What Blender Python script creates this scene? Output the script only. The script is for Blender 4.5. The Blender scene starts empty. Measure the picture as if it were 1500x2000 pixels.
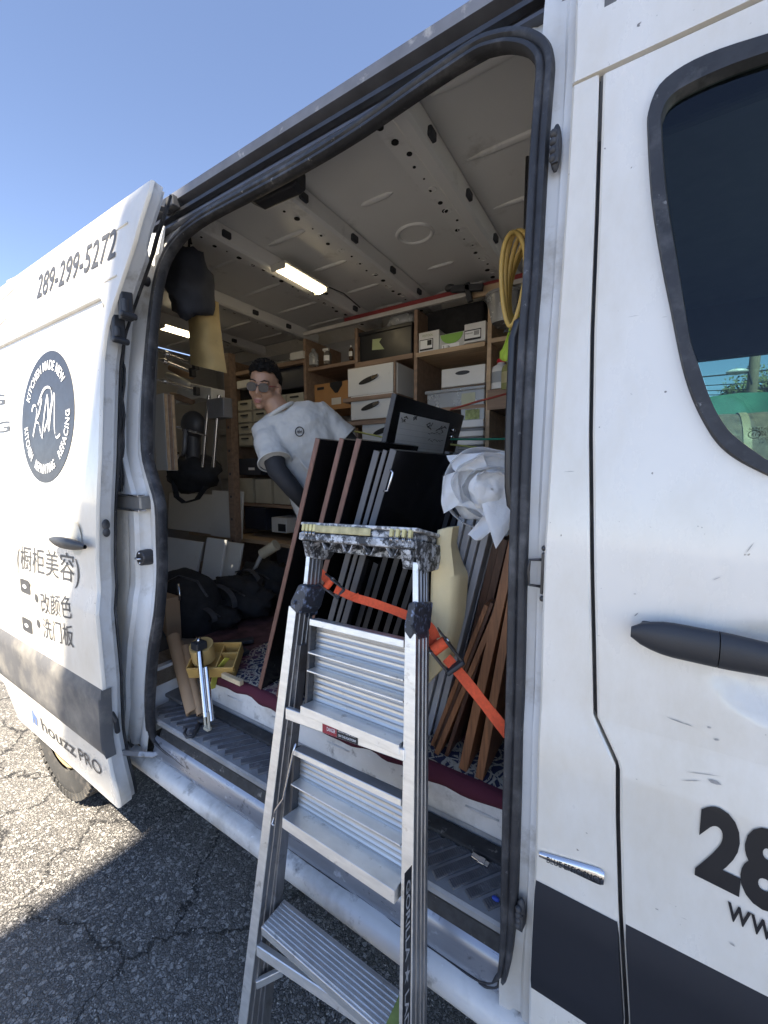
import bpy, bmesh, math, random
import numpy as np
from mathutils import Vector, Matrix, noise as mnoise
random.seed(7)
R = math.radians
sc = bpy.context.scene
col = sc.collection

# ------------------------------------------------------------------ camera
F_PX, CAM_H, PITCH, YAW = 784.0, 1.65, R(5.8), R(32.2)
cam_d = bpy.data.cameras.new('camera'); cam_d.sensor_fit = 'AUTO'; cam_d.sensor_width = 36.0
cam_d.lens = 36.0 * F_PX / 2000.0; cam_d.clip_start = 0.02; cam_d.clip_end = 2000
cam = bpy.data.objects.new('camera', cam_d); col.objects.link(cam)
cam.location = (0, 0, CAM_H); cam.rotation_euler = (math.pi/2 - PITCH, 0, YAW)
sc.camera = cam

# ------------------------------------------------------------------ sky and sun
SUN = Vector((.42, -.48, 1.0)).normalized()
SUN_EL = math.asin(SUN.z); SUN_AZ = math.atan2(SUN.x, SUN.y)
w = bpy.data.worlds.new('World'); sc.world = w; w.use_nodes = True
wn = w.node_tree; bg = wn.nodes['Background']
sky = wn.nodes.new('ShaderNodeTexSky'); sky.sky_type = 'NISHITA'; sky.sun_disc = False
sky.sun_elevation = SUN_EL; sky.sun_rotation = SUN_AZ
sky.air_density = 1.0; sky.dust_density = 0.05; sky.ozone_density = 8.0; sky.altitude = 2200
tint = wn.nodes.new('ShaderNodeMix'); tint.data_type = 'RGBA'; tint.blend_type = 'MULTIPLY'; tint.inputs[0].default_value = 1
tint.inputs[7].default_value = (1.40, 1.03, .82, 1)       # the camera's white balance, set for open shade
wn.links.new(sky.outputs[0], tint.inputs[6]); wn.links.new(tint.outputs[2], bg.inputs[0]); bg.inputs[1].default_value = 0.08
sd = bpy.data.lights.new('sun', 'SUN'); sd.energy = 5.0; sd.angle = R(0.55); sd.color = (1, .90, .74)
so = bpy.data.objects.new('sun', sd); col.objects.link(so)
so.rotation_euler = SUN.to_track_quat('Z', 'Y').to_euler(); so.location = SUN * 30

sc.view_settings.view_transform = 'Standard'; sc.view_settings.look = 'None'
sc.view_settings.exposure = 2.34; sc.view_settings.gamma = 1.0
sc.view_settings.use_curve_mapping = False
sc.cycles.max_bounces = 10; sc.cycles.diffuse_bounces = 6; sc.cycles.transparent_max_bounces = 12
sc.cycles.use_denoising = True; sc.cycles.sample_clamp_indirect = 6

# ------------------------------------------------------------------ photo pixel -> point on a known plane
_fh = Vector((-math.sin(YAW), math.cos(YAW), 0)); _rt = Vector((math.cos(YAW), math.sin(YAW), 0)); _up = Vector((0, 0, 1))
_fw = _fh*math.cos(PITCH) - _up*math.sin(PITCH); _u = _up*math.cos(PITCH) + _fh*math.sin(PITCH)
CAM = Vector((0, 0, CAM_H))
def ray(x, y): return _fw + _rt*((x-750)/F_PX) + _u*((1000-y)/F_PX)
def at(x, y, ax, v):
    r = ray(x, y); i = 'xyz'.index(ax); return CAM + r*((v-CAM[i])/r[i])
# the van's side: distance outwards (Y) as a function of height
_ZS = [.30, .45, .75, 1.10, 1.185, 1.5, 2.0, 2.5, 2.62, 2.70, 2.8]
_YS = [.825, .812, .803, .803, .822, .838, .88, .93, .95, .975, 1.03]
def Ys(z): return float(np.interp(z, _ZS, _YS))
def side(x, y, off=0):
    Y = .85
    for _ in range(14):
        p = at(x, y, 'y', Y+off); Y = Ys(p.z)
    return at(x, y, 'y', Y+off)
def xz_fn(pxs, off=0):
    pts = sorted(((side(x, y, off)) for x, y in pxs), key=lambda p: p.z)
    zs = [p.z for p in pts]; xs = [p.x for p in pts]
    return lambda z: float(np.interp(z, zs, xs))

# ------------------------------------------------------------------ materials
MATS = {}
def nn(nt, t, **kw):
    n = nt.nodes.new(t)
    for k, v in kw.items(): setattr(n, k, v)
    return n
def mixc(nt, fac, a, b, mode='MIX'):
    m = nn(nt, 'ShaderNodeMix', data_type='RGBA', blend_type=mode)
    for s, v in ((0, fac), (6, a), (7, b)):
        if hasattr(v, 'is_output'): nt.links.new(v, m.inputs[s])
        elif isinstance(v, (tuple, list)): m.inputs[s].default_value = (*v[:3], 1)
        else: m.inputs[s].default_value = v
    return m.outputs[2]
def ramp(nt, src, p0, p1, inv=False):
    r = nn(nt, 'ShaderNodeValToRGB'); nt.links.new(src, r.inputs[0])
    r.color_ramp.elements[0].position = p0; r.color_ramp.elements[1].position = p1
    if inv: r.color_ramp.elements[0].color = (1,1,1,1); r.color_ramp.elements[1].color = (0,0,0,1)
    return r.outputs[0]
def noise_out(nt, vec, scale, detail=4, rough=.55, out=0):
    n = nn(nt, 'ShaderNodeTexNoise'); nt.links.new(vec, n.inputs['Vector'])
    n.inputs['Scale'].default_value = scale; n.inputs['Detail'].default_value = detail; n.inputs['Roughness'].default_value = rough
    return n.outputs[out]
def mapping(nt, vec, scale=(1,1,1), rot=(0,0,0)):
    m = nn(nt, 'ShaderNodeMapping'); nt.links.new(vec, m.inputs[0]); m.inputs['Scale'].default_value = scale; m.inputs['Rotation'].default_value = rot
    return m.outputs[0]
def base(name):
    m = bpy.data.materials.new(name); m.use_nodes = True
    nt = m.node_tree; b = nt.nodes['Principled BSDF']; tc = nn(nt, 'ShaderNodeTexCoord')
    return m, nt, b, tc.outputs['Object']
def bump(nt, b, h, strength, dist=.002):
    n = nn(nt, 'ShaderNodeBump'); n.inputs['Strength'].default_value = strength; n.inputs['Distance'].default_value = dist
    nt.links.new(h, n.inputs['Height']); nt.links.new(n.outputs[0], b.inputs['Normal'])
def M(name, c, rough=.5, metal=0, var=.12, vs=9, bmp=0, bs=120, dirt=None, stretch=None, spec=.5, rvar=.12, trans=0, coat=0, emit=None):
    """one procedural material: base colour with noise variation, optional dirt (colour, lo, hi, scale), optional grain stretch"""
    if name in MATS: return MATS[name]
    m, nt, b, oc = base(name)
    v = mapping(nt, oc, stretch) if stretch else oc
    n = noise_out(nt, v, vs)
    lo = tuple(x*(1-var) for x in c); hi = tuple(min(1, x*(1+var)) for x in c)
    o = mixc(nt, ramp(nt, n, .3, .7), lo, hi)
    if dirt:
        for d in (dirt if isinstance(dirt, list) else [dirt]):
            dc, p0, p1, ds = d[:4]
            dv = mapping(nt, oc, d[4]) if len(d) > 4 else oc
            o = mixc(nt, ramp(nt, noise_out(nt, dv, ds, 6, .65), p0, p1), o, dc)
    nt.links.new(o, b.inputs['Base Color'])
    b.inputs['Metallic'].default_value = metal; b.inputs['Specular IOR Level'].default_value = spec
    if coat: b.inputs['Coat Weight'].default_value = coat; b.inputs['Coat Roughness'].default_value = .12
    if trans: b.inputs['Transmission Weight'].default_value = trans
    rr = nn(nt, 'ShaderNodeMapRange'); nt.links.new(noise_out(nt, v, vs*2.3), rr.inputs[0])
    rr.inputs[3].default_value = max(.02, rough-rvar); rr.inputs[4].default_value = min(1, rough+rvar)
    nt.links.new(rr.outputs[0], b.inputs['Roughness'])
    if bmp: bump(nt, b, noise_out(nt, v, bs, 5), bmp)
    if emit:
        b.inputs['Emission Color'].default_value = (*emit[0], 1); b.inputs['Emission Strength'].default_value = emit[1]
    MATS[name] = m; return m

# ------------------------------------------------------------------ mesh builder
V = Vector
class MB:
    def __init__(s): s.v = []; s.f = []; s.mi = []; s.cur = 0
    def add(s, vs, fs):
        o = len(s.v); s.v += [tuple(p) for p in vs]; s.f += [tuple(i+o for i in f) for f in fs]; s.mi += [s.cur]*len(fs); return s
    def hexa(s, p):     # 8 corners: bottom ring then top ring
        return s.add(p, [(0,3,2,1),(4,5,6,7),(0,1,5,4),(1,2,6,5),(2,3,7,6),(3,0,4,7)])
    def box(s, c, d, rot=None, taper=1):
        c = V(c); pts = []
        for z in (-1, 1):
            t = taper if z > 0 else 1
            for x, y in ((-1,-1),(1,-1),(1,1),(-1,1)):
                p = V((x*d[0]/2*t, y*d[1]/2*t, z*d[2]/2))
                if rot is not None: p = rot @ p
                pts.append(c+p)
        return s.hexa(pts)
    def bb(s, a, b): # axis-aligned from two corners
        a = V(a); b = V(b); return s.box((a+b)/2, [abs(b[i]-a[i]) for i in range(3)])
    def grid(s, rows, close=False):
        n = len(rows[0]); vs = [p for r in rows for p in r]; fs = []
        for i in range(len(rows)-1):
            for j in range(n if close else n-1):
                k = (j+1) % n; fs.append((i*n+j, i*n+k, (i+1)*n+k, (i+1)*n+j))
        return s.add(vs, fs)
    def frames(s, path, up=None):
        path = [V(p) for p in path]; out = []; prev = up
        for i, p in enumerate(path):
            t = (path[min(i+1, len(path)-1)] - path[max(i-1, 0)]).normalized()
            u = prev if prev is not None else (V((0,0,1)) if abs(t.z) < .9 else V((0,1,0)))
            u = (u - t*u.dot(t)); u = u.normalized() if u.length > 1e-5 else t.orthogonal().normalized()
            prev = u; out.append((p, t, u, t.cross(u)))
        return out
    def tube(s, path, r, n=8, up=None, flat=1, caps=True, closed=False):
        fr = s.frames(path, up); rows = []
        for i, (p, t, u, w_) in enumerate(fr):
            rr = r[i] if isinstance(r, (list, tuple)) else r
            rows.append([p + u*math.cos(2*math.pi*k/n)*rr*flat + w_*math.sin(2*math.pi*k/n)*rr for k in range(n)])
        if closed: rows.append(rows[0])
        o = len(s.v); s.grid(rows, close=True)
        if caps and not closed:
            m = len(rows)
            s.f += [tuple(o+k for k in range(n))[::-1], tuple(o+(m-1)*n+k for k in range(n))]; s.mi += [s.cur]*2
        return s
    def sweep(s, path, prof, up=None, caps=True): # prof: list of (u,w)
        fr = s.frames(path, up); n = len(prof); o = len(s.v)
        rows = [[p + u*a + w_*b for a, b in prof] for p, t, u, w_ in fr]
        s.grid(rows, close=True)
        if caps: s.f += [tuple(o+k for k in range(n))[::-1], tuple(o+(len(rows)-1)*n+k for k in range(n))]; s.mi += [s.cur]*2
        return s
    def bar(s, a, b, w_, h, up=(0,0,1)):
        a = V(a); b = V(b); t = (b-a).normalized(); u = V(up); u = (u - t*u.dot(t)).normalized(); x = t.cross(u)
        return s.hexa([a-x*w_/2-u*h/2, a+x*w_/2-u*h/2, a+x*w_/2+u*h/2, a-x*w_/2+u*h/2, b-x*w_/2-u*h/2, b+x*w_/2-u*h/2, b+x*w_/2+u*h/2, b-x*w_/2+u*h/2])
    def cyl(s, a, b, r1, r2=None, n=14):
        return s.tube([a, b], [r1, r2 if r2 is not None else r1], n)
    def ell(s, c, r, rot=None, nu=14, nv=10):
        c = V(c); rows = []
        for i in range(nv+1):
            th = math.pi*i/nv; row = []
            for k in range(nu):
                ph = 2*math.pi*k/nu
                p = V((r[0]*math.sin(th)*math.cos(ph), r[1]*math.sin(th)*math.sin(ph), r[2]*math.cos(th)))
                if rot is not None: p = rot @ p
                row.append(c+p)
            rows.append(row)
        return s.grid(rows, close=True)
    def prism(s, poly, d):   # closed polygon (3-D points), extruded by vector d
        d = V(d); n = len(poly); a = [V(p) for p in poly]; b = [p+d for p in a]
        return s.add(a+b, [tuple(range(n))[::-1], tuple(range(n, 2*n))] + [(i, (i+1) % n, n+(i+1) % n, n+i) for i in range(n)])
    def build(s, name, mat, parent=None, smooth=False, bev=0, seg=2, fix=True, auto=None):
        me = bpy.data.meshes.new(name); me.from_pydata(s.v, [], s.f); me.validate(); me.update()
        if fix:
            bm = bmesh.new(); bm.from_mesh(me); bmesh.ops.remove_doubles(bm, verts=bm.verts, dist=1e-5)
            bmesh.ops.recalc_face_normals(bm, faces=bm.faces); bm.to_mesh(me); bm.free()
        for m in (mat if isinstance(mat, (list, tuple)) else [mat]): me.materials.append(m)
        if isinstance(mat, (list, tuple)) and not fix: me.polygons.foreach_set('material_index', s.mi)
        o = bpy.data.objects.new(name, me); col.objects.link(o)
        if smooth:
            me.polygons.foreach_set('use_smooth', [True]*len(me.polygons))
            if auto: me.set_sharp_from_angle(angle=R(auto))
        if bev:
            b = o.modifiers.new('bevel', 'BEVEL'); b.width = bev; b.segments = seg; b.limit_method = 'ANGLE'; b.angle_limit = R(40)
        if parent: put(o, parent)
        return o
def put(o, parent):
    o.parent = parent
    o.matrix_parent_inverse = Matrix.Translation(-V(parent.location)) if parent.parent is None else Matrix.Identity(4)
def tag(o, label, cat, group=None, kind=None):
    if label: o['label'] = label
    if cat: o['category'] = cat
    if group: o['group'] = group
    if kind: o['kind'] = kind
    return o
def thing(name, label, cat, loc, group=None):
    o = bpy.data.objects.new(name, None); o.empty_display_size = .05; col.objects.link(o); o.location = loc
    return tag(o, label, cat, group)
def solo(mb, name, mat, label, cat, group=None, **kw):   # a thing that is one mesh: origin at its base centre
    o = mb.build(name, mat, None, **kw); recenter(o); return tag(o, label, cat, group)
def recenter(o):
    co = np.array([v.co[:] for v in o.data.vertices]); c = (co.min(0)+co.max(0))/2; c[2] = co[:,2].min()
    o.data.transform(Matrix.Translation(-V(c))); o.location = c
def copy_tree(o, dloc=(0,0,0), parent=None):
    c = o.copy(); col.objects.link(c)
    if parent is None: c.location = V(o.location)+V(dloc)
    else: c.parent = parent; c.matrix_parent_inverse = o.matrix_parent_inverse.copy()
    for ch in o.children: copy_tree(ch, parent=c)
    return c
def text_mesh(body, size=1.0, shear=0, bold=0, spacing=1):
    """flat lettering: returns 2-D points and faces, origin at the lower left"""
    cu = bpy.data.curves.new('lettering', 'FONT'); cu.body = body; cu.size = size; cu.shear = shear; cu.offset = bold; cu.space_character = spacing
    cu.resolution_u = 4; cu.fill_mode = 'FRONT'
    to = bpy.data.objects.new('lettering', cu); col.objects.link(to)
    dg = bpy.context.evaluated_depsgraph_get(); me = bpy.data.meshes.new_from_object(to.evaluated_get(dg))
    vs = [(v.co.x, v.co.y) for v in me.vertices]; fs = [tuple(p.vertices) for p in me.polygons]
    bpy.data.objects.remove(to); bpy.data.curves.remove(cu); bpy.data.meshes.remove(me)
    return vs, fs

# ================================================================== materials used by the van and the ground
def asphalt_mat():
    m, nt, b, oc = base('asphalt')
    wq = noise_out(nt, oc, 60, 3, .6, 1); wj = nn(nt, 'ShaderNodeVectorMath', operation='MULTIPLY_ADD'); nt.links.new(wq, wj.inputs[0]); wj.inputs[1].default_value = (.012, .012, 0); nt.links.new(oc, wj.inputs[2])
    def cells(scale):
        c = nn(nt, 'ShaderNodeTexVoronoi'); nt.links.new(wj.outputs[0], c.inputs[0]); c.inputs['Scale'].default_value = scale
        e = nn(nt, 'ShaderNodeTexVoronoi', feature='DISTANCE_TO_EDGE'); nt.links.new(wj.outputs[0], e.inputs[0]); e.inputs['Scale'].default_value = scale
        sp = nn(nt, 'ShaderNodeSeparateColor'); nt.links.new(c.outputs['Color'], sp.inputs[0]); return sp, ramp(nt, e.outputs[0], .04, .16)
    s1, e1 = cells(105); s2, e2 = cells(62)
    n1 = noise_out(nt, oc, 1.3, 6); n2 = noise_out(nt, oc, 160, 3)
    pw = nn(nt, 'ShaderNodeMath', operation='POWER'); nt.links.new(s1.outputs[0], pw.inputs[0]); pw.inputs[1].default_value = 1.8
    sc_ = mixc(nt, pw.outputs[0], (.10, .094, .088), (.32, .30, .28))
    c = mixc(nt, e1, (.045, .043, .042), sc_)
    big = nn(nt, 'ShaderNodeMath', operation='MULTIPLY'); nt.links.new(ramp(nt, s2.outputs[1], .62, .66), big.inputs[0]); nt.links.new(e2, big.inputs[1])
    c = mixc(nt, big.outputs[0], c, mixc(nt, s2.outputs[2], (.10, .095, .09), (.42, .395, .365)))
    c = mixc(nt, ramp(nt, n1, .40, .70), c, mixc(nt, .3, c, (.25, .235, .215)))
    wp = noise_out(nt, oc, 4, 5, .65, 1); wv = nn(nt, 'ShaderNodeVectorMath', operation='MULTIPLY_ADD')
    nt.links.new(wp, wv.inputs[0]); wv.inputs[1].default_value = (.35, .35, 0); nt.links.new(oc, wv.inputs[2])
    cv = nn(nt, 'ShaderNodeTexVoronoi', feature='DISTANCE_TO_EDGE'); nt.links.new(wv.outputs[0], cv.inputs[0]); cv.inputs['Scale'].default_value = 1.7
    cw = nn(nt, 'ShaderNodeMath', operation='MULTIPLY_ADD'); nt.links.new(noise_out(nt, oc, 9, 3), cw.inputs[0]); cw.inputs[1].default_value = .016; nt.links.new(cv.outputs[0], cw.inputs[2])
    crack = ramp(nt, cw.outputs[0], .012, .026, inv=True)
    c = mixc(nt, crack, c, (.022, .021, .021))
    nt.links.new(c, b.inputs['Base Color']); b.inputs['Roughness'].default_value = .72
    h = nn(nt, 'ShaderNodeMath', operation='MULTIPLY_ADD'); nt.links.new(e1, h.inputs[0]); h.inputs[1].default_value = .8; nt.links.new(n2, h.inputs[2])
    hb = nn(nt, 'ShaderNodeMath', operation='ADD'); nt.links.new(h.outputs[0], hb.inputs[0]); nt.links.new(big.outputs[0], hb.inputs[1])
    h2 = nn(nt, 'ShaderNodeMath', operation='SUBTRACT'); nt.links.new(hb.outputs[0], h2.inputs[0]); nt.links.new(crack, h2.inputs[1])
    bump(nt, b, h2.outputs[0], .9, .005); return m
def paint_mat(name='white_paint', c=(.76, .735, .685), grime=.5):
    m, nt, b, oc = base(name)
    n = noise_out(nt, oc, 2.2, 5); fine = noise_out(nt, oc, 70, 4)
    o = mixc(nt, ramp(nt, n, .35, .7), tuple(x*.94 for x in c), c)
    film = noise_out(nt, mapping(nt, oc, (1, 1, .45)), 3.2, 8, .7)
    o = mixc(nt, ramp(nt, film, .42, .74), o, tuple(x*y for x, y in zip(c, (.80, .76, .68))))     # road film
    specks = noise_out(nt, oc, 55, 2); mk = ramp(nt, specks, .745, .775)
    o = mixc(nt, mk, o, (.16, .14, .12))
    scr = noise_out(nt, mapping(nt, oc, (5, 5, 60)), 2.4, 3)
    o = mixc(nt, ramp(nt, scr, .735, .76), o, (.40, .38, .34))
    nt.links.new(o, b.inputs['Base Color']); b.inputs['Specular IOR Level'].default_value = .5
    rr = nn(nt, 'ShaderNodeMapRange'); nt.links.new(film, rr.inputs[0]); rr.inputs[3].default_value = .16; rr.inputs[4].default_value = .42
    nt.links.new(rr.outputs[0], b.inputs['Roughness']); b.inputs['Coat Weight'].default_value = .8; b.inputs['Coat Roughness'].default_value = .10
    bump(nt, b, fine, .03, .001); return m
WHITE = paint_mat()
JAMB = M('jamb_paint', (.62, .63, .64), .42, var=.06, vs=3, dirt=[((.34, .32, .29), .56, .74, 9), ((.5, .47, .42), .5, .7, 2)], bmp=.05, bs=60)
RUBBER = M('door_rubber', (.026, .027, .032), .6, var=.25, vs=30, bmp=.15, bs=160, dirt=[((.11, .11, .115), .50, .74, 11), ((.2, .2, .2), .66, .72, 45)])
BLACKP = M('black_plastic', (.028, .030, .036), .5, var=.1, vs=8, bmp=.15, bs=500, dirt=((.07, .07, .07), .6, .85, 6))
CLAD = M('grey_cladding', (.017, .019, .026), .6, var=.08, vs=3, bmp=.10, bs=700, spec=.3)
CEIL = M('primer_ceiling', (.70, .70, .70), .38, var=.05, vs=2, dirt=((.36, .35, .33), .6, .8, 5))
DARKM = M('dark_metal', (.06, .06, .065), .4, metal=.6, var=.2, vs=20)
ALU = M('aluminium', (.78, .775, .76), .36, metal=.75, var=.10, vs=14, stretch=(1, 1, 5), dirt=[((.35, .33, .30), .60, .76, 26), ((.80, .80, .78), .66, .72, 60)], bmp=.04, bs=90)
CHROME = M('chrome', (.62, .62, .64), .18, metal=1, var=.05)
INK = M('vinyl_ink', (.010, .011, .015), .5, var=.05)
GREYINK = M('grey_vinyl', (.06, .062, .068), .5, var=.05)
WHITEINK = M('white_vinyl', (.8, .8, .8), .5, var=.03)
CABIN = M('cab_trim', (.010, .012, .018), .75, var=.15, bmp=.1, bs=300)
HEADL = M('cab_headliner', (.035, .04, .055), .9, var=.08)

# ================================================================== ground, added sun blocker, what lies beyond
g = MB(); N = 24; L = 400
g.grid([[(-L+2*L*i/N, -L+2*L*j/N, 0) for i in range(N+1)] for j in range(N+1)])
go = g.build('ground', asphalt_mat(), smooth=False); tag(go, None, None, kind='structure')
go['label'] = 'worn cracked grey asphalt under the van and ladder'

def aggregate():
    mb = MB(); rnd = random.Random(3)
    octf = [(0,1,4),(1,2,4),(2,3,4),(3,0,4)]
    for _ in range(34000):
        x = rnd.uniform(-3.6, .6); y = rnd.uniform(-.5, 1.3)
        r = rnd.uniform(.0022, .0062); a = rnd.uniform(0, 6.3); e = rnd.uniform(.6, 1)
        ca, sa = math.cos(a), math.sin(a); pts = []
        for k in range(4):
            u, v = ((1,0),(0,e),(-1,0),(0,-e))[k]; u *= r*rnd.uniform(.8, 1.2); v *= r*rnd.uniform(.8, 1.2)
            pts.append((x+u*ca-v*sa, y+u*sa+v*ca, -.001))
        pts.append((x+rnd.uniform(-.3, .3)*r, y+rnd.uniform(-.3, .3)*r, r*rnd.uniform(.25, .55)))
        mb.add(pts, octf)
    m, nt, b, oc = base('aggregate')
    vo = nn(nt, 'ShaderNodeTexVoronoi'); nt.links.new(oc, vo.inputs[0]); vo.inputs['Scale'].default_value = 70
    sep = nn(nt, 'ShaderNodeSeparateColor'); nt.links.new(vo.outputs['Color'], sep.inputs[0])
    pw = nn(nt, 'ShaderNodeMath', operation='POWER'); nt.links.new(sep.outputs[1], pw.inputs[0]); pw.inputs[1].default_value = 2.2
    nt.links.new(mixc(nt, pw.outputs[0], (.10, .096, .092), (.40, .38, .35)), b.inputs['Base Color']); b.inputs['Roughness'].default_value = .6
    o = mb.build('aggregate', m, fix=False); tag(o, 'grey stone chips standing out of the asphalt', 'gravel', kind='stuff')
aggregate()

# sun blocker added out of view; its two boards are outlined to shade the van
BLOCKM = M('blocker_grey', (.45, .45, .44), .6, var=.1, vs=3)
nb = thing('sun_blocker', 'added two tier sun blocker on steel posts, unseen behind the camera', 'sun blocker', (3.6, -4.2, 0))
for nm, P in (('lower_board', [(1.04, 7.0), (2.42, 10.16), (5.3, 10.16), (5.3, 7.0)]), ('upper_board', [(1.92, 10.19), (2.58, 12.72), (2.80, 12.80), (2.95, 13.6), (5.3, 13.6), (5.3, 10.19)])):
    MB().prism([(x, -4.0, z) for x, z in P], (0, -.06, 0)).build(nm, BLOCKM, nb)
for x in (3.0, 4.8):
    MB().cyl((x, -4.25, 0), (x, -4.25, 13.2), .11, .09, 14).build('post', DARKM, nb, smooth=True, auto=40)
    for z in (8.0, 9.6, 11.2, 12.8): MB().bar((x, -4.25, z), (x, -4.07, z), .06, .06).build('bracket', DARKM, nb)

# beyond the van, seen through both cab windows
def beyond():
    Yf = 11.0
    # green mesh fence
    f = thing('fence', 'green mesh tarpaulin fence beyond the far side of the van', 'fence', (3, Yf, 0))
    t = MB(); rows = []
    for j in range(9):
        z = .15 + 3.05*j/8
        rows.append([(-3+14*i/60, Yf+.06*math.sin(i*1.1+j*.5)+.03*math.sin(i*2.7), z + (.05*math.sin(i*.7) if j == 8 else 0)) for i in range(61)])
    t.grid(rows); t.build('tarpaulin', M('green_mesh', (.035, .15, .11), .7, var=.2, vs=3), f, smooth=True)
    for i in range(7): MB().cyl((-3+2.3*i, Yf+.12, 0), (-3+2.3*i, Yf+.12, 3.3), .03).build('post', DARKM, f)
    # big weathered timber drum with a yellow strap
    dr = thing('drum', 'large weathered brown drum with pale yellow strap beyond the cab window', 'drum', (2.2, 7.6, 0))
    c = at(1480, 900, 'y', 7.6)
    b = MB(); rows = []
    for i in range(13):
        x = c.x-1.05 + 2.5*i/12
        rows.append([(x, 7.6+.75*math.cos(2*math.pi*k/40), 1.56+.9*math.sin(2*math.pi*k/40)*(1+.01*math.sin(i*3+k))) for k in range(40)])
    b.grid(rows, close=True); b.add(rows[0], [tuple(range(40))]); b.add(rows[-1], [tuple(range(40))])
    b.build('shell', M('weathered_shell', (.075, .052, .036), .85, var=.5, vs=7, bmp=.4, bs=20, dirt=((.20, .17, .13), .56, .7, 6)), dr, smooth=True, auto=50)
    s = MB(); xs = at(1455, 850, 'y', 6.9).x
    s.grid([[(xs+dx, 7.6+.765*math.cos(2*math.pi*k/40), 1.56+.915*math.sin(2*math.pi*k/40)) for k in range(41)] for dx in (0, .085)])
    s.build('strap', M('yellow_band', (.17, .13, .07), .6), dr, smooth=True)
    for x in (c.x-.6, c.x+.9):
        l = MB(); l.bb((x-.08, 7.1, 0), (x+.08, 8.1, .72)); l.build('cradle', DARKM, dr)
    # utility pole, lamp and wires
    up = at(1470, 720, 'y', 16.0)
    p = thing('utility_pole', 'grey timber utility pole with street lamp behind the green fence', 'pole', (up.x, 16, 0))
    MB().cyl((up.x, 16, 0), (up.x+.05, 16, 8.2), .15, .11, 12).build('shaft', M('old_timber', (.13, .105, .08), .85, stretch=(8, 8, .5), var=.3), p, smooth=True)
    a = at(1450, 727, 'y', 15.8)
    ar = MB(); ar.tube([(up.x, 15.9, a.z-.35), (a.x+.1, 15.8, a.z+.1), (a.x, 15.8, a.z+.05)], .03); ar.build('lamp_arm', DARKM, p)
    h = MB(); h.ell((a.x-.12, 15.8, a.z+.03), (.26, .13, .09)); h.build('lamp_head', M('lamp_grey', (.35, .36, .37), .4), p, smooth=True)
    for k, (y0, y1) in enumerate(((741, 727), (758, 748), (768, 760), (776, 770))):
        a0 = at(1365, y0, 'y', 16.0); a1 = at(1470, y1, 'y', 16.0); d = (a1-a0)/(a1.x-a0.x)
        pts = [a1 + d*(x-a1.x) + V((0, 0, -.004*(x-a1.x)*(a1.x+12-x))) for x in np.linspace(a1.x-12, a1.x, 14)] + [a1 + d*dx*.2 + V((0, 0, .3*dx*.02)) for dx in (3, 8, 14, 20)]
        solo(MB().tube(pts, .022 if k == 0 else .014, 5), 'power_line', M('cable', (.02, .02, .02), .6), ('thick overhead cable, highest on the utility pole', 'thin overhead cable just under the thick one', 'thin overhead cable second from the lowest', 'lowest thin overhead cable above the green fence')[k], 'cable', 'overhead cables')
    # trees
    leafm = M('far_leaves', (.085, .10, .04), .7, var=.45, vs=4)
    barkm = M('far_bark', (.10, .08, .06), .9)
    for i, (px_, py_, Y, rr) in enumerate(((1438, 775, 19, .55), (1496, 752, 20, .95), (1532, 740, 21, 1.3))):
        c = at(px_, py_, 'y', Y); rnd = random.Random(40+i)
        lab = ('small sparse shrub tree left of the utility pole', 'olive leafy tree right behind the utility pole', 'taller bushy tree past the utility pole')[i]
        t = thing('tree', lab, 'tree', (c.x, Y, 0), 'trees behind the green fence')
        tm = MB(); tm.tube([(c.x, Y, 0), (c.x+.1, Y, c.z*.5), (c.x, Y, c.z+.2)], [.16, .11, .05], 8)
        tips = []
        for k in range(16):
            a = rnd.uniform(0, 6.28); e = V((c.x+math.cos(a)*rr*rnd.uniform(.4, 1), Y+math.sin(a)*rr*.8, c.z+rnd.uniform(-.6, .8)*rr*.6)); tips.append(e)
            tm.tube([(c.x, Y, c.z-rr*.6), (V((c.x, Y, c.z-.1))+e)/2, e], [.05, .03, .01], 5)
        tm.build('trunk', barkm, t)
        lf = MB()
        for e in tips:
            for k in range(60):
                q = e + V((rnd.gauss(0, .28), rnd.gauss(0, .28), rnd.gauss(0, .2)))*rr*.9; s_ = rnd.uniform(.04, .08)
                d1 = V((rnd.gauss(0,1), rnd.gauss(0,1), rnd.gauss(0,1))).normalized()*s_; d2 = d1.orthogonal().normalized()*s_*.6
                lf.add([q-d1, q+d2, q+d1, q-d2], [(0,1,2,3)])
        lf.build('crown', leafm, t, fix=False)
beyond()

# ================================================================== the van
van = thing('cargo_van', 'white high roof cargo van with its side door slid open', 'van', (-1.0, 1.8, 0))
contR = xz_fn([(1125,0),(1123,105),(1118,165),(1108,350),(1097,525),(1085,700),(1081,775),(1073,915),(1064,1055),(1059,1195),(1056,1320),(1048,1560),(1044,1700),(1034,1908),(1032,2000)])
gapX = xz_fn([(1174,133),(1165,420),(1156,650),(1153,850),(1156,1125),(1160,1300),(1162,1400),(1206,1496),(1206,1600),(1211,1776),(1224,2000)])
sealR = xz_fn([(1067,105),(1055,300),(1042,540),(1035,630),(1026,790),(1020,930),(1014,1110),(1010,1300),(1003,1540),(995,1800),(985,1890)], .02)
sealL = xz_fn([(312,520),(300,600),(290,700),(284,800),(284,880),(295,930),(310,980),(313,1060),(314,1120),(308,1200),(297,1270),(291,1350),(292,1400)], .02)
Z_SEAM = 2.395
FRONT_X = 1.12

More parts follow.
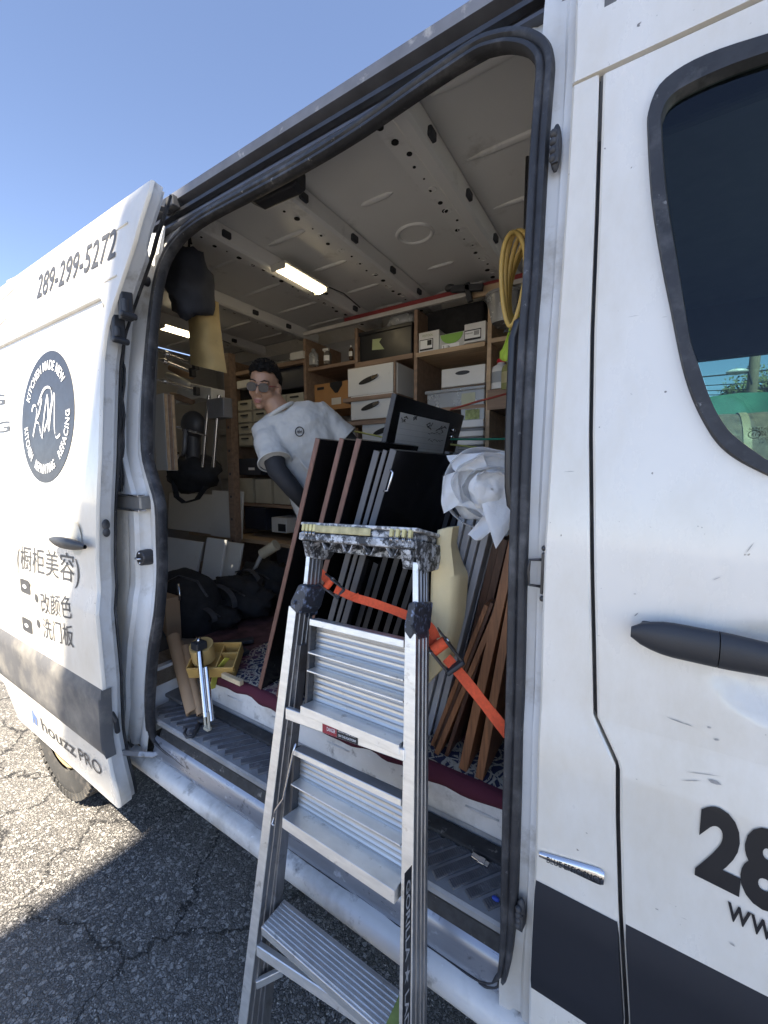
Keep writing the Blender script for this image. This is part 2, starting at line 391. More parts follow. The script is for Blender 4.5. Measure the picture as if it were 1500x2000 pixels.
def pillar_b():
    zs = list(np.linspace(.37, Z_SEAM-.004, 80)); rows = []
    for z in zs:
        a, b = contR(z), gapX(z)-.003; y = Ys(z)
        rows.append([(a+.004, y+.035, z), (a, y+.004, z), (a+.004, y, z)] + [(a+(b-a)*t, y, z) for t in (.25, .5, .75)] + [(b-.004, y, z), (b, y+.003, z), (b, y+.03, z)])
    m = MB(); m.grid(rows)
    m.add([rows[-1][k] for k in range(9)] + [(p[0], p[1]+.03, p[2]) for p in rows[-1]], [(k, k+1, k+10, k+9) for k in range(8)])
    m.build('door_pillar', WHITE, van, smooth=True, auto=35)
    # recessed jamb between the pillar skin and the rubber seal
    rows = []
    for z in np.linspace(.40, 2.66, 90):
        a, b = sealR(z)-.012, contR(z)+.003; y = Ys(z)
        bul = .010*math.exp(-((z-1.42)/.10)**2) + .008*math.exp(-((z-2.2)/.22)**2) + .007*math.exp(-((z-.95)/.25)**2)
        rows.append([(a, y+.10, z), (a, y+.024, z), (a+(b-a)*.3, y+.026, z), (a+(b-a)*.42+bul, y+.034, z), (a+(b-a)*.62+bul, y+.036, z), (a+(b-a)*.72, y+.026, z), (a+(b-a)*.9, y+.026, z), (b, y+.03, z), (b, y+.06, z)])
    m = MB(); m.grid(rows); m.build('door_jamb', JAMB, van, smooth=True, auto=40)
    # backing of the door gap
    rows = [[(gapX(z)-.02, Ys(z)+.022, z), (gapX(z)+.03, Ys(z)+.022, z)] for z in np.linspace(.36, Z_SEAM, 60)]
    MB().grid(rows).build('gap_rubber', RUBBER, van, smooth=True)
    # roof side panel above the seam
    rows = []
    for z in [Z_SEAM-.002, Z_SEAM+.001] + list(np.linspace(Z_SEAM+.006, 2.80, 14)):
        y = Ys(z)-.002; a = contR(min(z, 2.57))
        first = (len(rows) == 0)
        rows.append([(a+.004, y+.06, z), (a, y+.004, z)] + [(x, y+(.02 if first else 0), z) for x in np.linspace(a+.004, FRONT_X, 12)])
    m = MB(); m.grid(rows)
    m.build('roof_side_panel', WHITE, van, smooth=True, auto=35)
pillar_b()

def cladding_pillar():
    rows = []
    zt, zb = .808, .545
    for k in range(9):
        t = k/8; row = []
        z = zb + (zt-zb)*t
        for x in np.linspace(contR(z)+.004, gapX(z)-.006, 6):
            e = 0 if 0 < k < 8 else .010
            row.append((x, Ys(z)-.011+e, z))
        rows.append(row)
    m = MB(); m.grid(rows)
    l = [r[0] for r in rows]; r_ = [r[-1] for r in rows]
    m.grid([l, [(p[0]-.002, p[1]+.012, p[2]) for p in l]]); m.grid([r_, [(p[0]+.002, p[1]+.012, p[2]) for p in r_]])
    m.build('side_cladding', CLAD, van, smooth=True, auto=40)
cladding_pillar()

def badge():
    a = side(1054, 1666, -.002); b = side(1180, 1715, -.002)
    n = 20; rows = []; top = []
    d = (b-a)
    m = MB(); rows = []
    for i in range(n+1):
        t = i/n; h = .006 + .010*(t if t < .85 else .85)
        h = .005 + .011*min(t*1.15, 1) - (.004 if t > .97 else 0)
        p = a + d*t
        rows.append([p+V((0, 0, -h)), p+V((0, -.005, -h*.8)), p+V((0, -.0065, 0)), p+V((0, -.005, h*.8)), p+V((0, 0, h))])
    m.grid(rows); o = m.build('badge', CHROME, van, smooth=True)
    vs, fs = text_mesh('BLUE EFFICIENCY', 1, bold=.01)
    W = max(v[0] for v in vs); sx = d.length*.86/W
    ux = d.normalized()
    t = MB(); t.add([a + ux*(.014+v[0]*sx) + V((0, -.0072+.0006, -.008+v[1]*.0175)) for v in vs], fs); t.build('lettering', INK, o, fix=False)
badge()

def letter_side(body, p0, p1, height, off, mat, parent, name='lettering', shear=0, bold=0, lift=.0022, spacing=1):
    """flat vinyl lettering on the van side between two baseline pixels; height in metres for the capital letters"""
    a = side(*p0, off); b = side(*p1, off)
    vs, fs = text_mesh(body, 1, shear, bold, spacing)
    x0 = min(v[0] for v in vs); W = max(v[0] for v in vs)-x0; s = (b.x-a.x)/W
    t = MB(); pts = []
    for u, v in vs:
        x = a.x + (u-x0)*s; z = a.z + (b.z-a.z)*(u-x0)/W + v*height/.70
        pts.append((x, Ys(z)+off-lift, z))
    t.add(pts, fs); return t.build(name, mat, parent, fix=False)

# ------------------------------------------------------------------ front passenger door
def front_door():
    WO = [(1500,70),(1400,101),(1330,133),(1284,171),(1265,217),(1263,262),(1270,385),(1288,507),(1309,612),(1330,715),(1351,782),(1379,838),(1407,876),(1445,904),(1500,931)]
    WI = [(1500,115),(1430,140),(1365,168),(1316,196),(1297,227),(1295,262),(1305,385),(1325,507),(1338,590),(1351,665),(1365,705),(1382,757),(1400,800),(1431,845),(1500,897)]
    po = [side(x, y, -.001) for x, y in WO]; pi = [side(x, y, -.001) for x, y in WI]
    def close(ps, top, bot, xr):
        e = [(.3, bot[0]), (.5, bot[1]), (xr-.05, bot[1]), (xr, bot[1]+.05), (xr-.06, 1.9), (xr-.25, top-.06), (xr-.34, top), (.4, top)]
        return ps + [V((x, Ys(z)-.001, z)) for x, z in e]
    def catm(ps):
        q = []
        for i in range(len(ps)-1):
            p0, p1, p2, p3 = ps[max(i-1, 0)], ps[i], ps[i+1], ps[min(i+2, len(ps)-1)]
            for k in (0, .34, .67): q.append(.5*((2*p1)+(p2-p0)*k+(2*p0-5*p1+4*p2-p3)*k*k+(3*p1-p0-3*p2+p3)*k**3))
        return q+[ps[-1]]
    po, pi = catm(po), catm(pi)
    po = close(po, 2.335, (1.605, 1.585), 1.0); pi = close(pi, 2.29, (1.64, 1.62), .97)
    # door skin rows with the window left out
    def xs_at(z, poly):
        r = []
        for i in range(len(poly)):
            a, b = poly[i], poly[(i+1) % len(poly)]
            if (a.z <= z) != (b.z <= z): r.append(a.x+(b.x-a.x)*(z-a.z)/(b.z-a.z))
        return sorted(r)
    mid = [(a+b)/2 for a, b in zip(po, pi)]
    zs = sorted(set(list(np.linspace(.40, Z_SEAM-.008, 150)) + [1.10, 1.185]))
    m = MB(); L, Rr = [], []
    for z in zs:
        g0 = gapX(z)+.004; y = Ys(z)
        xs = xs_at(z, mid)
        if len(xs) >= 2: a, b = xs[0], xs[-1]
        else: a = b = .45
        L.append([(g0, y+.03, z), (g0, y+.0035, z), (g0+.004, y, z)] + [(g0+.004+(a-g0-.004)*t, y, z) for t in list(np.linspace(.04, .96, 22))+[1]])
        Rr.append([(b+(FRONT_X-b)*t, y, z) for t in (0, .25, .5, .75, 1)])
    m.grid(L); m.grid(Rr)
    m.add([V(p) for p in L[-1]] + [V(p)+V((0, .03, 0)) for p in L[-1]], [(k, k+1, k+len(L[0])+1, k+len(L[0])) for k in range(len(L[0])-1)])
    # shallow bowl behind the handle pressed into the skin
    bc = (.245, 1.335)
    for i, v in enumerate(m.v):
        dx, dz = (v[0]-bc[0])/.135, (v[2]-bc[1])/.085; q = dx*dx+dz*dz
        if q < 1: m.v[i] = (v[0], v[1]+.028*(1-q)**.6, v[2])
    door = m.build('front_door', WHITE, van, smooth=True, auto=35)
    # window rubber
    n = len(po); rows = [[], [], [], []]
    for a, b in zip(po, pi):
        rows[0].append(a+V((0, .006, 0))); rows[1].append(a+V((0, -.010, 0))+(b-a)*.12); rows[2].append(b+V((0, -.008, 0))-(b-a)*.15); rows[3].append(b+V((0, .012, 0)))
    MB().grid(rows, close=True).build('window_rubber', RUBBER, door, smooth=True, auto=50)
    gm = bpy.data.materials.new('tinted_glass'); gm.use_nodes = True; nt = gm.node_tree; nt.nodes.clear()
    out = nn(nt, 'ShaderNodeOutputMaterial'); tr = nn(nt, 'ShaderNodeBsdfTransparent'); tr.inputs[0].default_value = (.54, .68, .66, 1)
    gl = nn(nt, 'ShaderNodeBsdfGlossy'); gl.inputs['Roughness'].default_value = .01; gl.inputs[0].default_value = (.55, .60, .68, 1)
    fz = nn(nt, 'ShaderNodeFresnel'); fz.inputs[0].default_value = 1.45; mx = nn(nt, 'ShaderNodeMixShader')
    nt.links.new(fz.outputs[0], mx.inputs[0]); nt.links.new(tr.outputs[0], mx.inputs[1]); nt.links.new(gl.outputs[0], mx.inputs[2]); nt.links.new(mx.outputs[0], out.inputs[0])
    MATS['glass'] = gm
    gp = [b + V((0, .008, 0)) for b in pi]
    mg = MB(); mg.add(gp, [tuple(range(n))]); glass = mg.build('window_glass', gm, door, fix=False)
    # maker's stamp etched in the glass corner
    def stamp(body, x0, y0, h, bold=0):
        p = at(x0, y0, 'y', .862)
        vs, fs = text_mesh(body, 1, bold=bold); t = MB(); t.add([p + V((u*h*1.15, 0, v*h)) for u, v in vs], fs); t.build('glass_stamp', INK, door, fix=False)
    for b_, x, y in (('SAINT-GOBAIN', 1462, 840), ('SEKURIT', 1476, 846)): stamp(b_, x, y, .0055)
    stamp('E1', 1467, 852, .0062); stamp('43R  00', 1479, 852, .006); stamp('CCC  E001', 1479, 860, .0055); stamp('TP   M2', 1481, 867, .005)
    ring = MB(); c = at(1466.5, 848.5, 'y', .8622)+V((.0042,0,0)); ring.tube([c+V((.0075*math.cos(a), 0, .0062*math.sin(a))) for a in np.linspace(0, 6.28, 18)], .0005, 4, closed=True, caps=False); ring.build('glass_stamp', INK, door)
    # handle: pull bar with a separate end cap
    a = side(1232, 1234, -.03); hm = MB(); rows = []
    for t in np.linspace(0, 1, 28):
        x = a.x + .40*t; zc = a.z + .002 - .012*t
        k = min(1, t/.16); k = math.sin(k*math.pi/2)**.7 if k > 0 else 0
        hh = (.009 + .021*k) - .007*max(0, min(1, (t-.32)/.25)); hd = .006+.011*k
        if t > .95: hh *= .75; hd *= .75
        yy = Ys(zc) - .034
        rows.append([(x, yy+hd*math.cos(q), zc+hh*math.sin(q)*(1 if abs(math.sin(q)) < .95 else .97)) for q in np.linspace(0, 2*math.pi, 16, endpoint=False)])
    cut = 8
    hm.grid(rows[cut:], close=True); hm.add(rows[-1], [tuple(range(16))]); hm.add(rows[cut], [tuple(range(16))])
    hd_ = hm.build('door_handle', BLACKP, door, smooth=True, auto=50)
    e = MB(); r2 = rows[:cut]; r2.append([(p[0]-.0015, p[1], p[2]) for p in rows[cut]]); e.grid(r2, close=True); e.add(r2[0], [tuple(range(16))]); e.add(r2[-1], [tuple(range(16))]); e.build('handle_cap', BLACKP, door, smooth=True, auto=50)
    pb = MB(); pb.box((a.x+.06, Ys(1.35)-.012, a.z), (.09, .03, .03)); pb.box((a.x+.37, Ys(1.35)-.012, a.z-.01), (.05, .03, .03)); pb.build('handle_mount', BLACKP, door, bev=.004)
    # cladding strip on the door
    zt, zb = .812, .52; rows = []
    for k in range(9):
        z = zb+(zt-zb)*k/8; e_ = .012 if k in (0, 8) else 0
        g0 = gapX(z)+.006
        rows.append([(g0, Ys(z)+.004, z)] + [(x, Ys(z)-.012+e_, z) for x in np.linspace(g0+.002, FRONT_X-.01, 8)])
    MB().grid(rows).build('door_cladding', CLAD, door, smooth=True, auto=40)
    # scuffs and chips on the paint
    SC = M('scuff_grey', (.36, .34, .32), .7, var=.3, vs=60); rnd = random.Random(21)
    for (x, y, L, w_, a) in ((1322, 1408, .030, .0022, -.15), (1345, 1416, .012, .0015, -.2), (1385, 1421, .006, .003, 0), (1396, 1528, .018, .006, -.1), (1350, 1525, .030, .0012, .35), (1375, 1512, .05, .0009, .22), (1400, 1445, .008, .003, .2), (1243, 1200, .010, .002, .9), (1400, 1130, .012, .0012, .6), (1283, 1776, .006, .002, 0), (1430, 1845, .008, .003, -.3), (1240, 1160, .005, .002, 0), (1465, 1070, .02, .001, 1.1)):
        p = side(x, y, -.0018); d = V((math.cos(a), 0, math.sin(a))); n_ = V((-d.z, 0, d.x))
        pts = [p-d*L/2, p+n_*w_*rnd.uniform(.3, .6)-d*L*.2, p+n_*w_*.5+d*L*.2, p+d*L/2, p-n_*w_*.4+d*L*.15, p-n_*w_*.5-d*L*.25]
        MB().add([(q.x, Ys(q.z)-.0018, q.z) for q in pts], [tuple(range(6))]).build('scuff', SC, door)
    # lettering
    letter_side('289', (1357, 1698), (1640, 1838), .122, 0, INK, door, bold=.048, spacing=1.04)
    letter_side('www', (1418, 1790), (1560, 1866), .047, 0, INK, door, bold=.004)
    return door
front_door()

# nose of the van, out of frame to the right
def nose():
    rows = []
    for z in np.linspace(.36, 1.5, 12):
        y = Ys(z)+.012
        rows.append([(FRONT_X+.006, y+.03, z), (FRONT_X+.008, y, z)] + [(x, y + .25*max(0, (x-1.9)/.6)**2, z) for x in np.linspace(FRONT_X+.05, 2.45 - .25*max(0, (z-.9)/.6), 10)])
    m = MB(); m.grid(rows); m.grid([rows[-1], [(p[0]*.98+.02, 1.8, 1.62) for p in rows[-1]]])
    m.build('front_wing', WHITE, van, smooth=True, auto=40)
    ws = MB(); ws.grid([[(2.05, y, 1.58 + .03*math.cos((y-1.8)*1.6)) for y in (.98, 1.4, 1.8, 2.2, 2.62)], [(1.15, y, 2.66) for y in (1.05, 1.4, 1.8, 2.2, 2.55)]])
    ws.build('windscreen', MATS['glass'], van, smooth=True)
    ap = MB(); ap.bar((2.05, .96, 1.55), (1.12, 1.02, 2.64), .07, .07); ap.build('windscreen_pillar', WHITE, van, bev=.01)
    ap = MB(); ap.bar((2.05, 2.64, 1.55), (1.12, 2.6, 2.64), .07, .07); ap.build('windscreen_pillar', WHITE, van, bev=.01)
nose()

# ------------------------------------------------------------------ cab interior seen through the passenger window
def cab():
    Y2 = 2.74
    zt = at(1420, 697, 'y', Y2).z
    m = MB()
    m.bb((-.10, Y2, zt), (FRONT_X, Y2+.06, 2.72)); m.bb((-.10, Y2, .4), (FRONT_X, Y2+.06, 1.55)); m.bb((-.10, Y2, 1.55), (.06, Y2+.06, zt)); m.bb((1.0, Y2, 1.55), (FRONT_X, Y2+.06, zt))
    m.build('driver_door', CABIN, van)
    g_ = MB(); g_.bb((.06, Y2+.03, 1.55), (1.0, Y2+.034, zt)); g_.build('driver_window', MATS['glass'], van)
    b = MB(); b.bb((-.10, .93, .73), (-.08, 2.74, 2.70)); b.build('bulkhead', M('bulkhead_grey', (.12, .12, .125), .8, var=.1, bmp=.1, bs=200), van)
    h = MB(); rows = []
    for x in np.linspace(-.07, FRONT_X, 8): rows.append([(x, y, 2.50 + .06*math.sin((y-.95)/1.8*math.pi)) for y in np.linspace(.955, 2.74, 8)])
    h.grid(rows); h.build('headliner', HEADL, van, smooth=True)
    t = MB(); t.bar((-.06, 1.02, 2.33), (FRONT_X, 1.02, 2.36), .03, .05); t.build('roof_handle_rail', CABIN, van, bev=.008)
    fl = MB(); fl.bb((-.07, .86, .55), (FRONT_X+.9, 2.74, .58)); fl.build('cab_floor', CABIN, van)
    for yc in (1.3, 2.25):
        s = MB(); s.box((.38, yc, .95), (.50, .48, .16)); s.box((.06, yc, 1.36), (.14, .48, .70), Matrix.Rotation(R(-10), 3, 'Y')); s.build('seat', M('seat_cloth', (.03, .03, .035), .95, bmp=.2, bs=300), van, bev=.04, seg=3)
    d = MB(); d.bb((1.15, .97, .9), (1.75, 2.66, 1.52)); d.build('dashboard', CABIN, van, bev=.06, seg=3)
cab()

# ------------------------------------------------------------------ cargo shell: roof, walls, floor, header, sill, step
X0, X1 = -3.75, -.10
def shell():
    # roof outer skin and gutter
    gz = at(600, 211, 'y', .972).z
    prof = [(.985, gz-.012), (1.0, gz+.006), (1.05, gz+.052), (1.15, gz+.102), (1.35, gz+.14), (1.8, gz+.16), (2.35, gz+.14), (2.56, gz+.10), (2.66, 2.72), (2.74, 2.66)]
    m = MB(); m.grid([[(x, y, z) for y, z in prof] for x in np.linspace(X0, 1.15, 20)]); m.build('roof', WHITE, van, smooth=True, auto=60)
    # gutter lip along the roof edge
    y0 = .972; gz = at(600, 211, 'y', y0).z
    m = MB()
    m.sweep([(x, y0, gz) for x in (X0, -2.5, -1.2, contR(2.5)-.004)], [(0, 0), (.006, 0), (.010, -.016), (-.010, -.03), (-.022, -.016), (-.02, -.004)], up=V((0, 0, 1)))
    m.build('gutter', M('gutter_grey', (.17, .175, .20), .5, var=.15, vs=12, dirt=((.42, .41, .40), .60, .72, 18)), van, smooth=True, auto=40)
    # recessed upper track of the sliding door
    TR = M('track_dark', (.10, .105, .125), .42, metal=.3, var=.2, vs=12, dirt=((.18, .17, .16), .62, .8, 20))
    m = MB(); pr = [(.974, gz-.022), (1.012, gz-.03), (1.014, gz-.075), (.988, gz-.082), (.984, gz-.094), (1.016, gz-.096)]
    m.grid([[(x, y, z) for y, z in pr] for x in (X0, -2.4, -1.6, contR(2.55))]); m.build('door_track', TR, van, smooth=True, auto=30)
    m = MB(); m.sweep([(x, .996, gz-.052) for x in (-2.2, contR(2.55)-.01)], [(.006, -.010), (.006, .010), (-.006, .010), (-.006, -.010)], up=V((0,0,1))); m.build('track_rail', DARKM, van)
    # far side wall and rear doors
    LW = M('inner_wall', (.36, .36, .37), .5, var=.08, vs=2, dirt=((.22, .21, .2), .6, .8, 4))
    m = MB(); m.bb((X0, 2.70, .70), (-.10, 2.73, 2.70)); m.grid([[(x, y, z) for y, z in ((2.70, 2.66), (2.67, 2.74), (2.59, 2.776))] for x in (X0, -.10)]); m.build('far_wall', LW, van)
    for z in (1.15, 1.6, 2.05, 2.45): MB().bb((X0+.03, 2.67, z-.03), (-.12, 2.70, z+.03)).build('wall_rail', LW, van, bev=.01)
    m = MB(); m.bb((X0-.05, 1.02, .70), (X0, 1.78, 2.77)); m.build('rear_door', LW, van, bev=.01)
    m = MB(); m.bb((X0-.05, 1.80, .70), (X0, 2.72, 2.77)); m.build('rear_door', LW, van, bev=.01)
    # outside skin of the near side, behind the slid door (wheel arch left open)
    rows = []
    for z in np.linspace(.40, 2.70, 40):
        y = Ys(z); xe = sealL(z)-.20
        rows.append([(x, y, z) for x in np.linspace(X0, xe, 30)])
    m = MB(); m.grid(rows)
    wx, wz, wr = -2.40, .38, .52
    keep = [f for f in m.f if not all((m.v[i][0]-wx)**2 + (m.v[i][2]-wz)**2 < wr*wr for i in f)]
    m.f = keep; m.mi = [0]*len(keep)
    m.build('rear_side', WHITE, van, smooth=True)
    # wheel-arch liner
    m = MB(); m.grid([[(wx+wr*math.cos(a)*1.0, y, wz+wr*math.sin(a)) for a in np.linspace(-.05, math.pi+.05, 20)] for y in (.83, 1.12)]); m.build('wheel_arch', BLACKP, van, smooth=True)
    # outer underside, other side skin
    m = MB(); m.bb((X0, 2.735, .40), (FRONT_X, 2.76, 1.55)); m.bb((X0, 2.735, 1.55), (.0, 2.76, 2.70)); m.build('far_side', WHITE, van)
    # inside lining of the near wall
    m = MB(); m.grid([[(x, Ys(z)+.09, z) for x in (X0, -1.76)] for z in np.linspace(.70, 2.72, 10)]); m.build('near_lining', LW, van)
    # floor
    m = MB(); m.bb((X0, 1.058, .66), (X1, 2.70, .73)); m.build('cargo_floor', M('ply_floor', (.22, .18, .14), .7, stretch=(1, 8, 1), var=.25), van)
    m = MB(); m.bb((X0, .88, .66), (-1.83, 1.056, .73)); m.build('cargo_floor', MATS['ply_floor'], van)
    m = MB(); m.bb((X0, .90, .30), (1.0, 2.7, .34)); m.build('underbody', BLACKP, van)
shell()

def ceiling():
    zc = 2.775
    xs = [-.66, -1.22, -1.70, -2.32, -2.95]
    m = MB(); m.grid([[(x, y, z) for y, z in ((1.0, 2.690), (1.03, 2.728), (1.07, 2.756), (1.13, zc), (1.5, zc), (2.0, zc), (2.60, zc))] for x in np.linspace(X0, X1, 12)]); m.build('ceiling', CEIL, van, smooth=True)
    hb = M('hole_dark', (.006, .006, .008), .9)
    for i, x in enumerate(xs):
        zb = 2.715
        pr = [(-.115, zc-.003), (-.105, zb+.012), (-.032, zb+.010), (-.028, zb-.006), (-.018, zb-.014), (.018, zb-.014), (.030, zb-.004), (.036, zc-.003)]
        b = MB(); b.grid([[(x+a, y, z+dz) for a, z in pr] for y, dz in ((1.02, -.058), (1.06, -.024), (1.10, -.006), (1.15, 0), (2.62, 0))]); bo = b.build('ceiling_beam', CEIL, van, smooth=True, auto=25)
        h = MB(); rnd = random.Random(i)
        for y in np.arange(1.15, 2.58, .072):
            for sgn in (0,):
                yy = y+rnd.uniform(-.012, .012); r = rnd.choice([.004, .006, .010, .013]); xx = x-.068+rnd.uniform(-.018, .012)
                h.cyl((xx, yy, zb+.0085), (xx, yy, zb+.0102), r, r, 10)
        h.build('bolt_holes', hb, bo)['kind'] = 'stuff'
        ring = MB()
        for y in np.arange(1.5, 2.5, .15):
            c = V((x-.066, y, zb+.0085)); ring.tube([c+V((.016*math.cos(a), .016*math.sin(a), 0)) for a in np.linspace(0, 6.283, 14, endpoint=False)], .002, 5, closed=True, caps=False)
        ring.build('pressed_ring', CEIL, bo, smooth=True)['kind'] = 'stuff'
        for y in (1.28, 1.62, 1.97, 2.28):
            c = MB(); c.box((x+.036, y, zb+.02), (.02, .045, .03)); c.build('clip', M('clip_dark', (.03, .032, .04), .6), bo, bev=.006)
    # pressed beads along the van
    edges = [X1] + xs + [X0]
    for i in range(len(xs)+1):
        a, b_ = edges[i]-.06, edges[i+1]+.06
        if i: a = edges[i]-.14
        for y in (1.20, 1.50, 1.82, 2.14, 2.45):
            if i == 1 and y in (1.82,): continue
            sh = .17 if (i == 1 and y in (1.5, 2.14)) else .02
            m = MB(); pts = [(x, y, zc) for x in np.linspace(a-sh*.6, b_+sh*.6, 8)]
            rr = [.004, .014, .016, .016, .016, .016, .014, .004]
            m.tube(pts, rr, 8, up=V((0,0,1)), flat=.55); m.build('pressed_bead', CEIL, van, smooth=True)
    c = V((-.96, 1.80, zc))
    m = MB(); m.tube([c+V((.085*math.cos(a), .075*math.sin(a), 0)) for a in np.linspace(0, 6.283, 28, endpoint=False)], .010, 8, up=V((0,0,1)), closed=True, caps=False); m.build('pressed_ring', CEIL, van, smooth=True)
ceiling()

def sill_and_step():
    xa, xb = -1.98, -.145
    DIRTYW = M('scuffed_white', (.70, .69, .67), .40, var=.10, vs=6, dirt=[((.20, .19, .18), .57, .72, 14), ((.42, .40, .37), .48, .7, 4), ((.75, .75, .74), .66, .70, 30)], bmp=.08, bs=40)
    pr = [(.90, .325), (.845, .322), (.824, .332), (.814, .352), (.816, .382), (.826, .396), (.842, .402), (.856, .404)]
    rows = [[(x, y, z) for y, z in pr] for x in np.linspace(xa, 1.12, 16)]
    MB().grid(rows).build('sill', DIRTYW, van, smooth=True, auto=50)
    RAIL = M('lower_rail', (.30, .32, .37), .30, metal=.5, var=.2, vs=5, stretch=(.5, 3, 3), dirt=[((.55, .58, .66), .62, .70, 22), ((.05, .05, .06), .60, .72, 18)])  # bluish base colour has the reflected sky painted in
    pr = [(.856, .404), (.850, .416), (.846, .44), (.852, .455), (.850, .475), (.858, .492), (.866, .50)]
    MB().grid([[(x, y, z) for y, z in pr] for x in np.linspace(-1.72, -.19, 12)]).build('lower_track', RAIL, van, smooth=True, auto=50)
    GR = M('grimy_black', (.03, .03, .032), .7, var=.4, vs=30, dirt=((.30, .29, .27), .60, .72, 34), bmp=.3, bs=80)
    pr = [(.866, .50), (.872, .515), (.880, .53), (.872, .545), (.864, .556)]
    MB().grid([[(x, y, z) for y, z in pr] for x in np.linspace(-1.70, -.20, 12)]).build('track_lip', GR, van)
    # ribbed rubber step mat
    zs = .58; xl, xr = -1.80, -.205
    MATM = M('step_mat', (.27, .275, .285), .66, var=.25, vs=10, dirt=[((.30, .30, .32), .52, .74, 16), ((.45, .45, .45), .66, .72, 70)], bmp=.2, bs=160)
    m = MB(); rows = []
    for z, y in ((.556, .864), (.574, .862), (zs, .868), (zs, .95), (zs, 1.04), (zs+.004, 1.052), (zs+.03, 1.054)):
        rows.append([(x, y, z) for x in np.linspace(xl, xr, 30)])
    m.grid(rows); mat_o = m.build('step', MATM, van, smooth=True, auto=40)
    p1 = at(835, 1760, 'z', zs); p2 = at(920, 1725, 'z', zs); dr = (p2-p1).normalized(); pn = V((-dr.y, dr.x, 0))
    ribm = M('step_rib', (.12, .122, .132), .6, var=.25, vs=14, dirt=((.28, .28, .30), .56, .74, 20), bmp=.2, bs=200)
    k = 0; x = xl+.02
    fine = MB()
    while x < xr+.10:
        a = V((x, .885, zs)); L = .135/abs(dr.y) if abs(dr.y) > .25 else .4
        b = a + dr*L*(1 if dr.y > 0 else -1)
        # clip to the mat
        def clip(p, q):
            for lim, lo in ((xl+.03, True), (xr-.03, False)):
                if lo and p.x < lim and q.x > lim: p = p+(q-p)*((lim-p.x)/(q.x-p.x))
                if lo and q.x < lim and p.x > lim: q = q+(p-q)*((lim-q.x)/(p.x-q.x))
                if not lo and p.x > lim and q.x < lim: p = p+(q-p)*((lim-p.x)/(q.x-p.x))
                if not lo and q.x > lim and p.x < lim: q = q+(p-q)*((lim-q.x)/(p.x-q.x))
            return p, q
        if max(a.x, b.x) > xl+.05 and min(a.x, b.x) < xr-.05:
            a, b = clip(a, b)
            if (b-a).length > .03 and xl < a.x < xr and xl < b.x < xr:
                r = MB(); r.bar(a+V((0,0,.002)), b+V((0,0,.002)), .026, .007); r.build('step_rib', ribm, mat_o, bev=.002)
                nfin = int((b-a).length/.006)
                for q in range(nfin):
                    c = a+(b-a)*((q+.5)/nfin); fine.bar(c - pn*.011 + V((0,0,.0062)), c + pn*.011 + V((0,0,.0062)), .003, .002)
        x += .046
    fo = fine.build('tread_fins', ribm, mat_o, fix=False); fo['kind'] = 'stuff'
    # riser up to the load floor with pressed slots
    zt = .725
    rows = [[(x, 1.054, .60), ] for x in ()]
    m = MB(); m.grid([[(x, y, z) for y, z in ((1.050, .575), (1.056, .60), (1.056, zt-.012), (1.062, zt), (1.10, zt+.003))] for x in np.linspace(-1.83, -.10, 6)])
    ris = m.build('step_riser', DIRTYW, van, smooth=True, auto=50)
    m = MB(); m.bb((-1.82, 1.0, .575), (-.2, 1.05, .596)); m.build('riser_rubber', GR, van, bev=.006)
    for x in (-1.43, -1.15, -.86, -.55, -.33):
        s = MB(); s.tube([(x-.05, 1.056, .665), (x, 1.056, .665), (x+.05, 1.056, .665)], [.004, .007, .004], 8, flat=.7); s.build('pressed_slot', DIRTYW, van, smooth=True)
    # front end of the step well
    m = MB(); m.bb((-.20, .90, .45), (-.185, 1.06, .74)); m.build('step_end', JAMB, van)
    m = MB(); m.bb((-1.86, .885, .45), (-1.83, 1.06, .745)); m.build('step_end', JAMB, van)
sill_and_step()

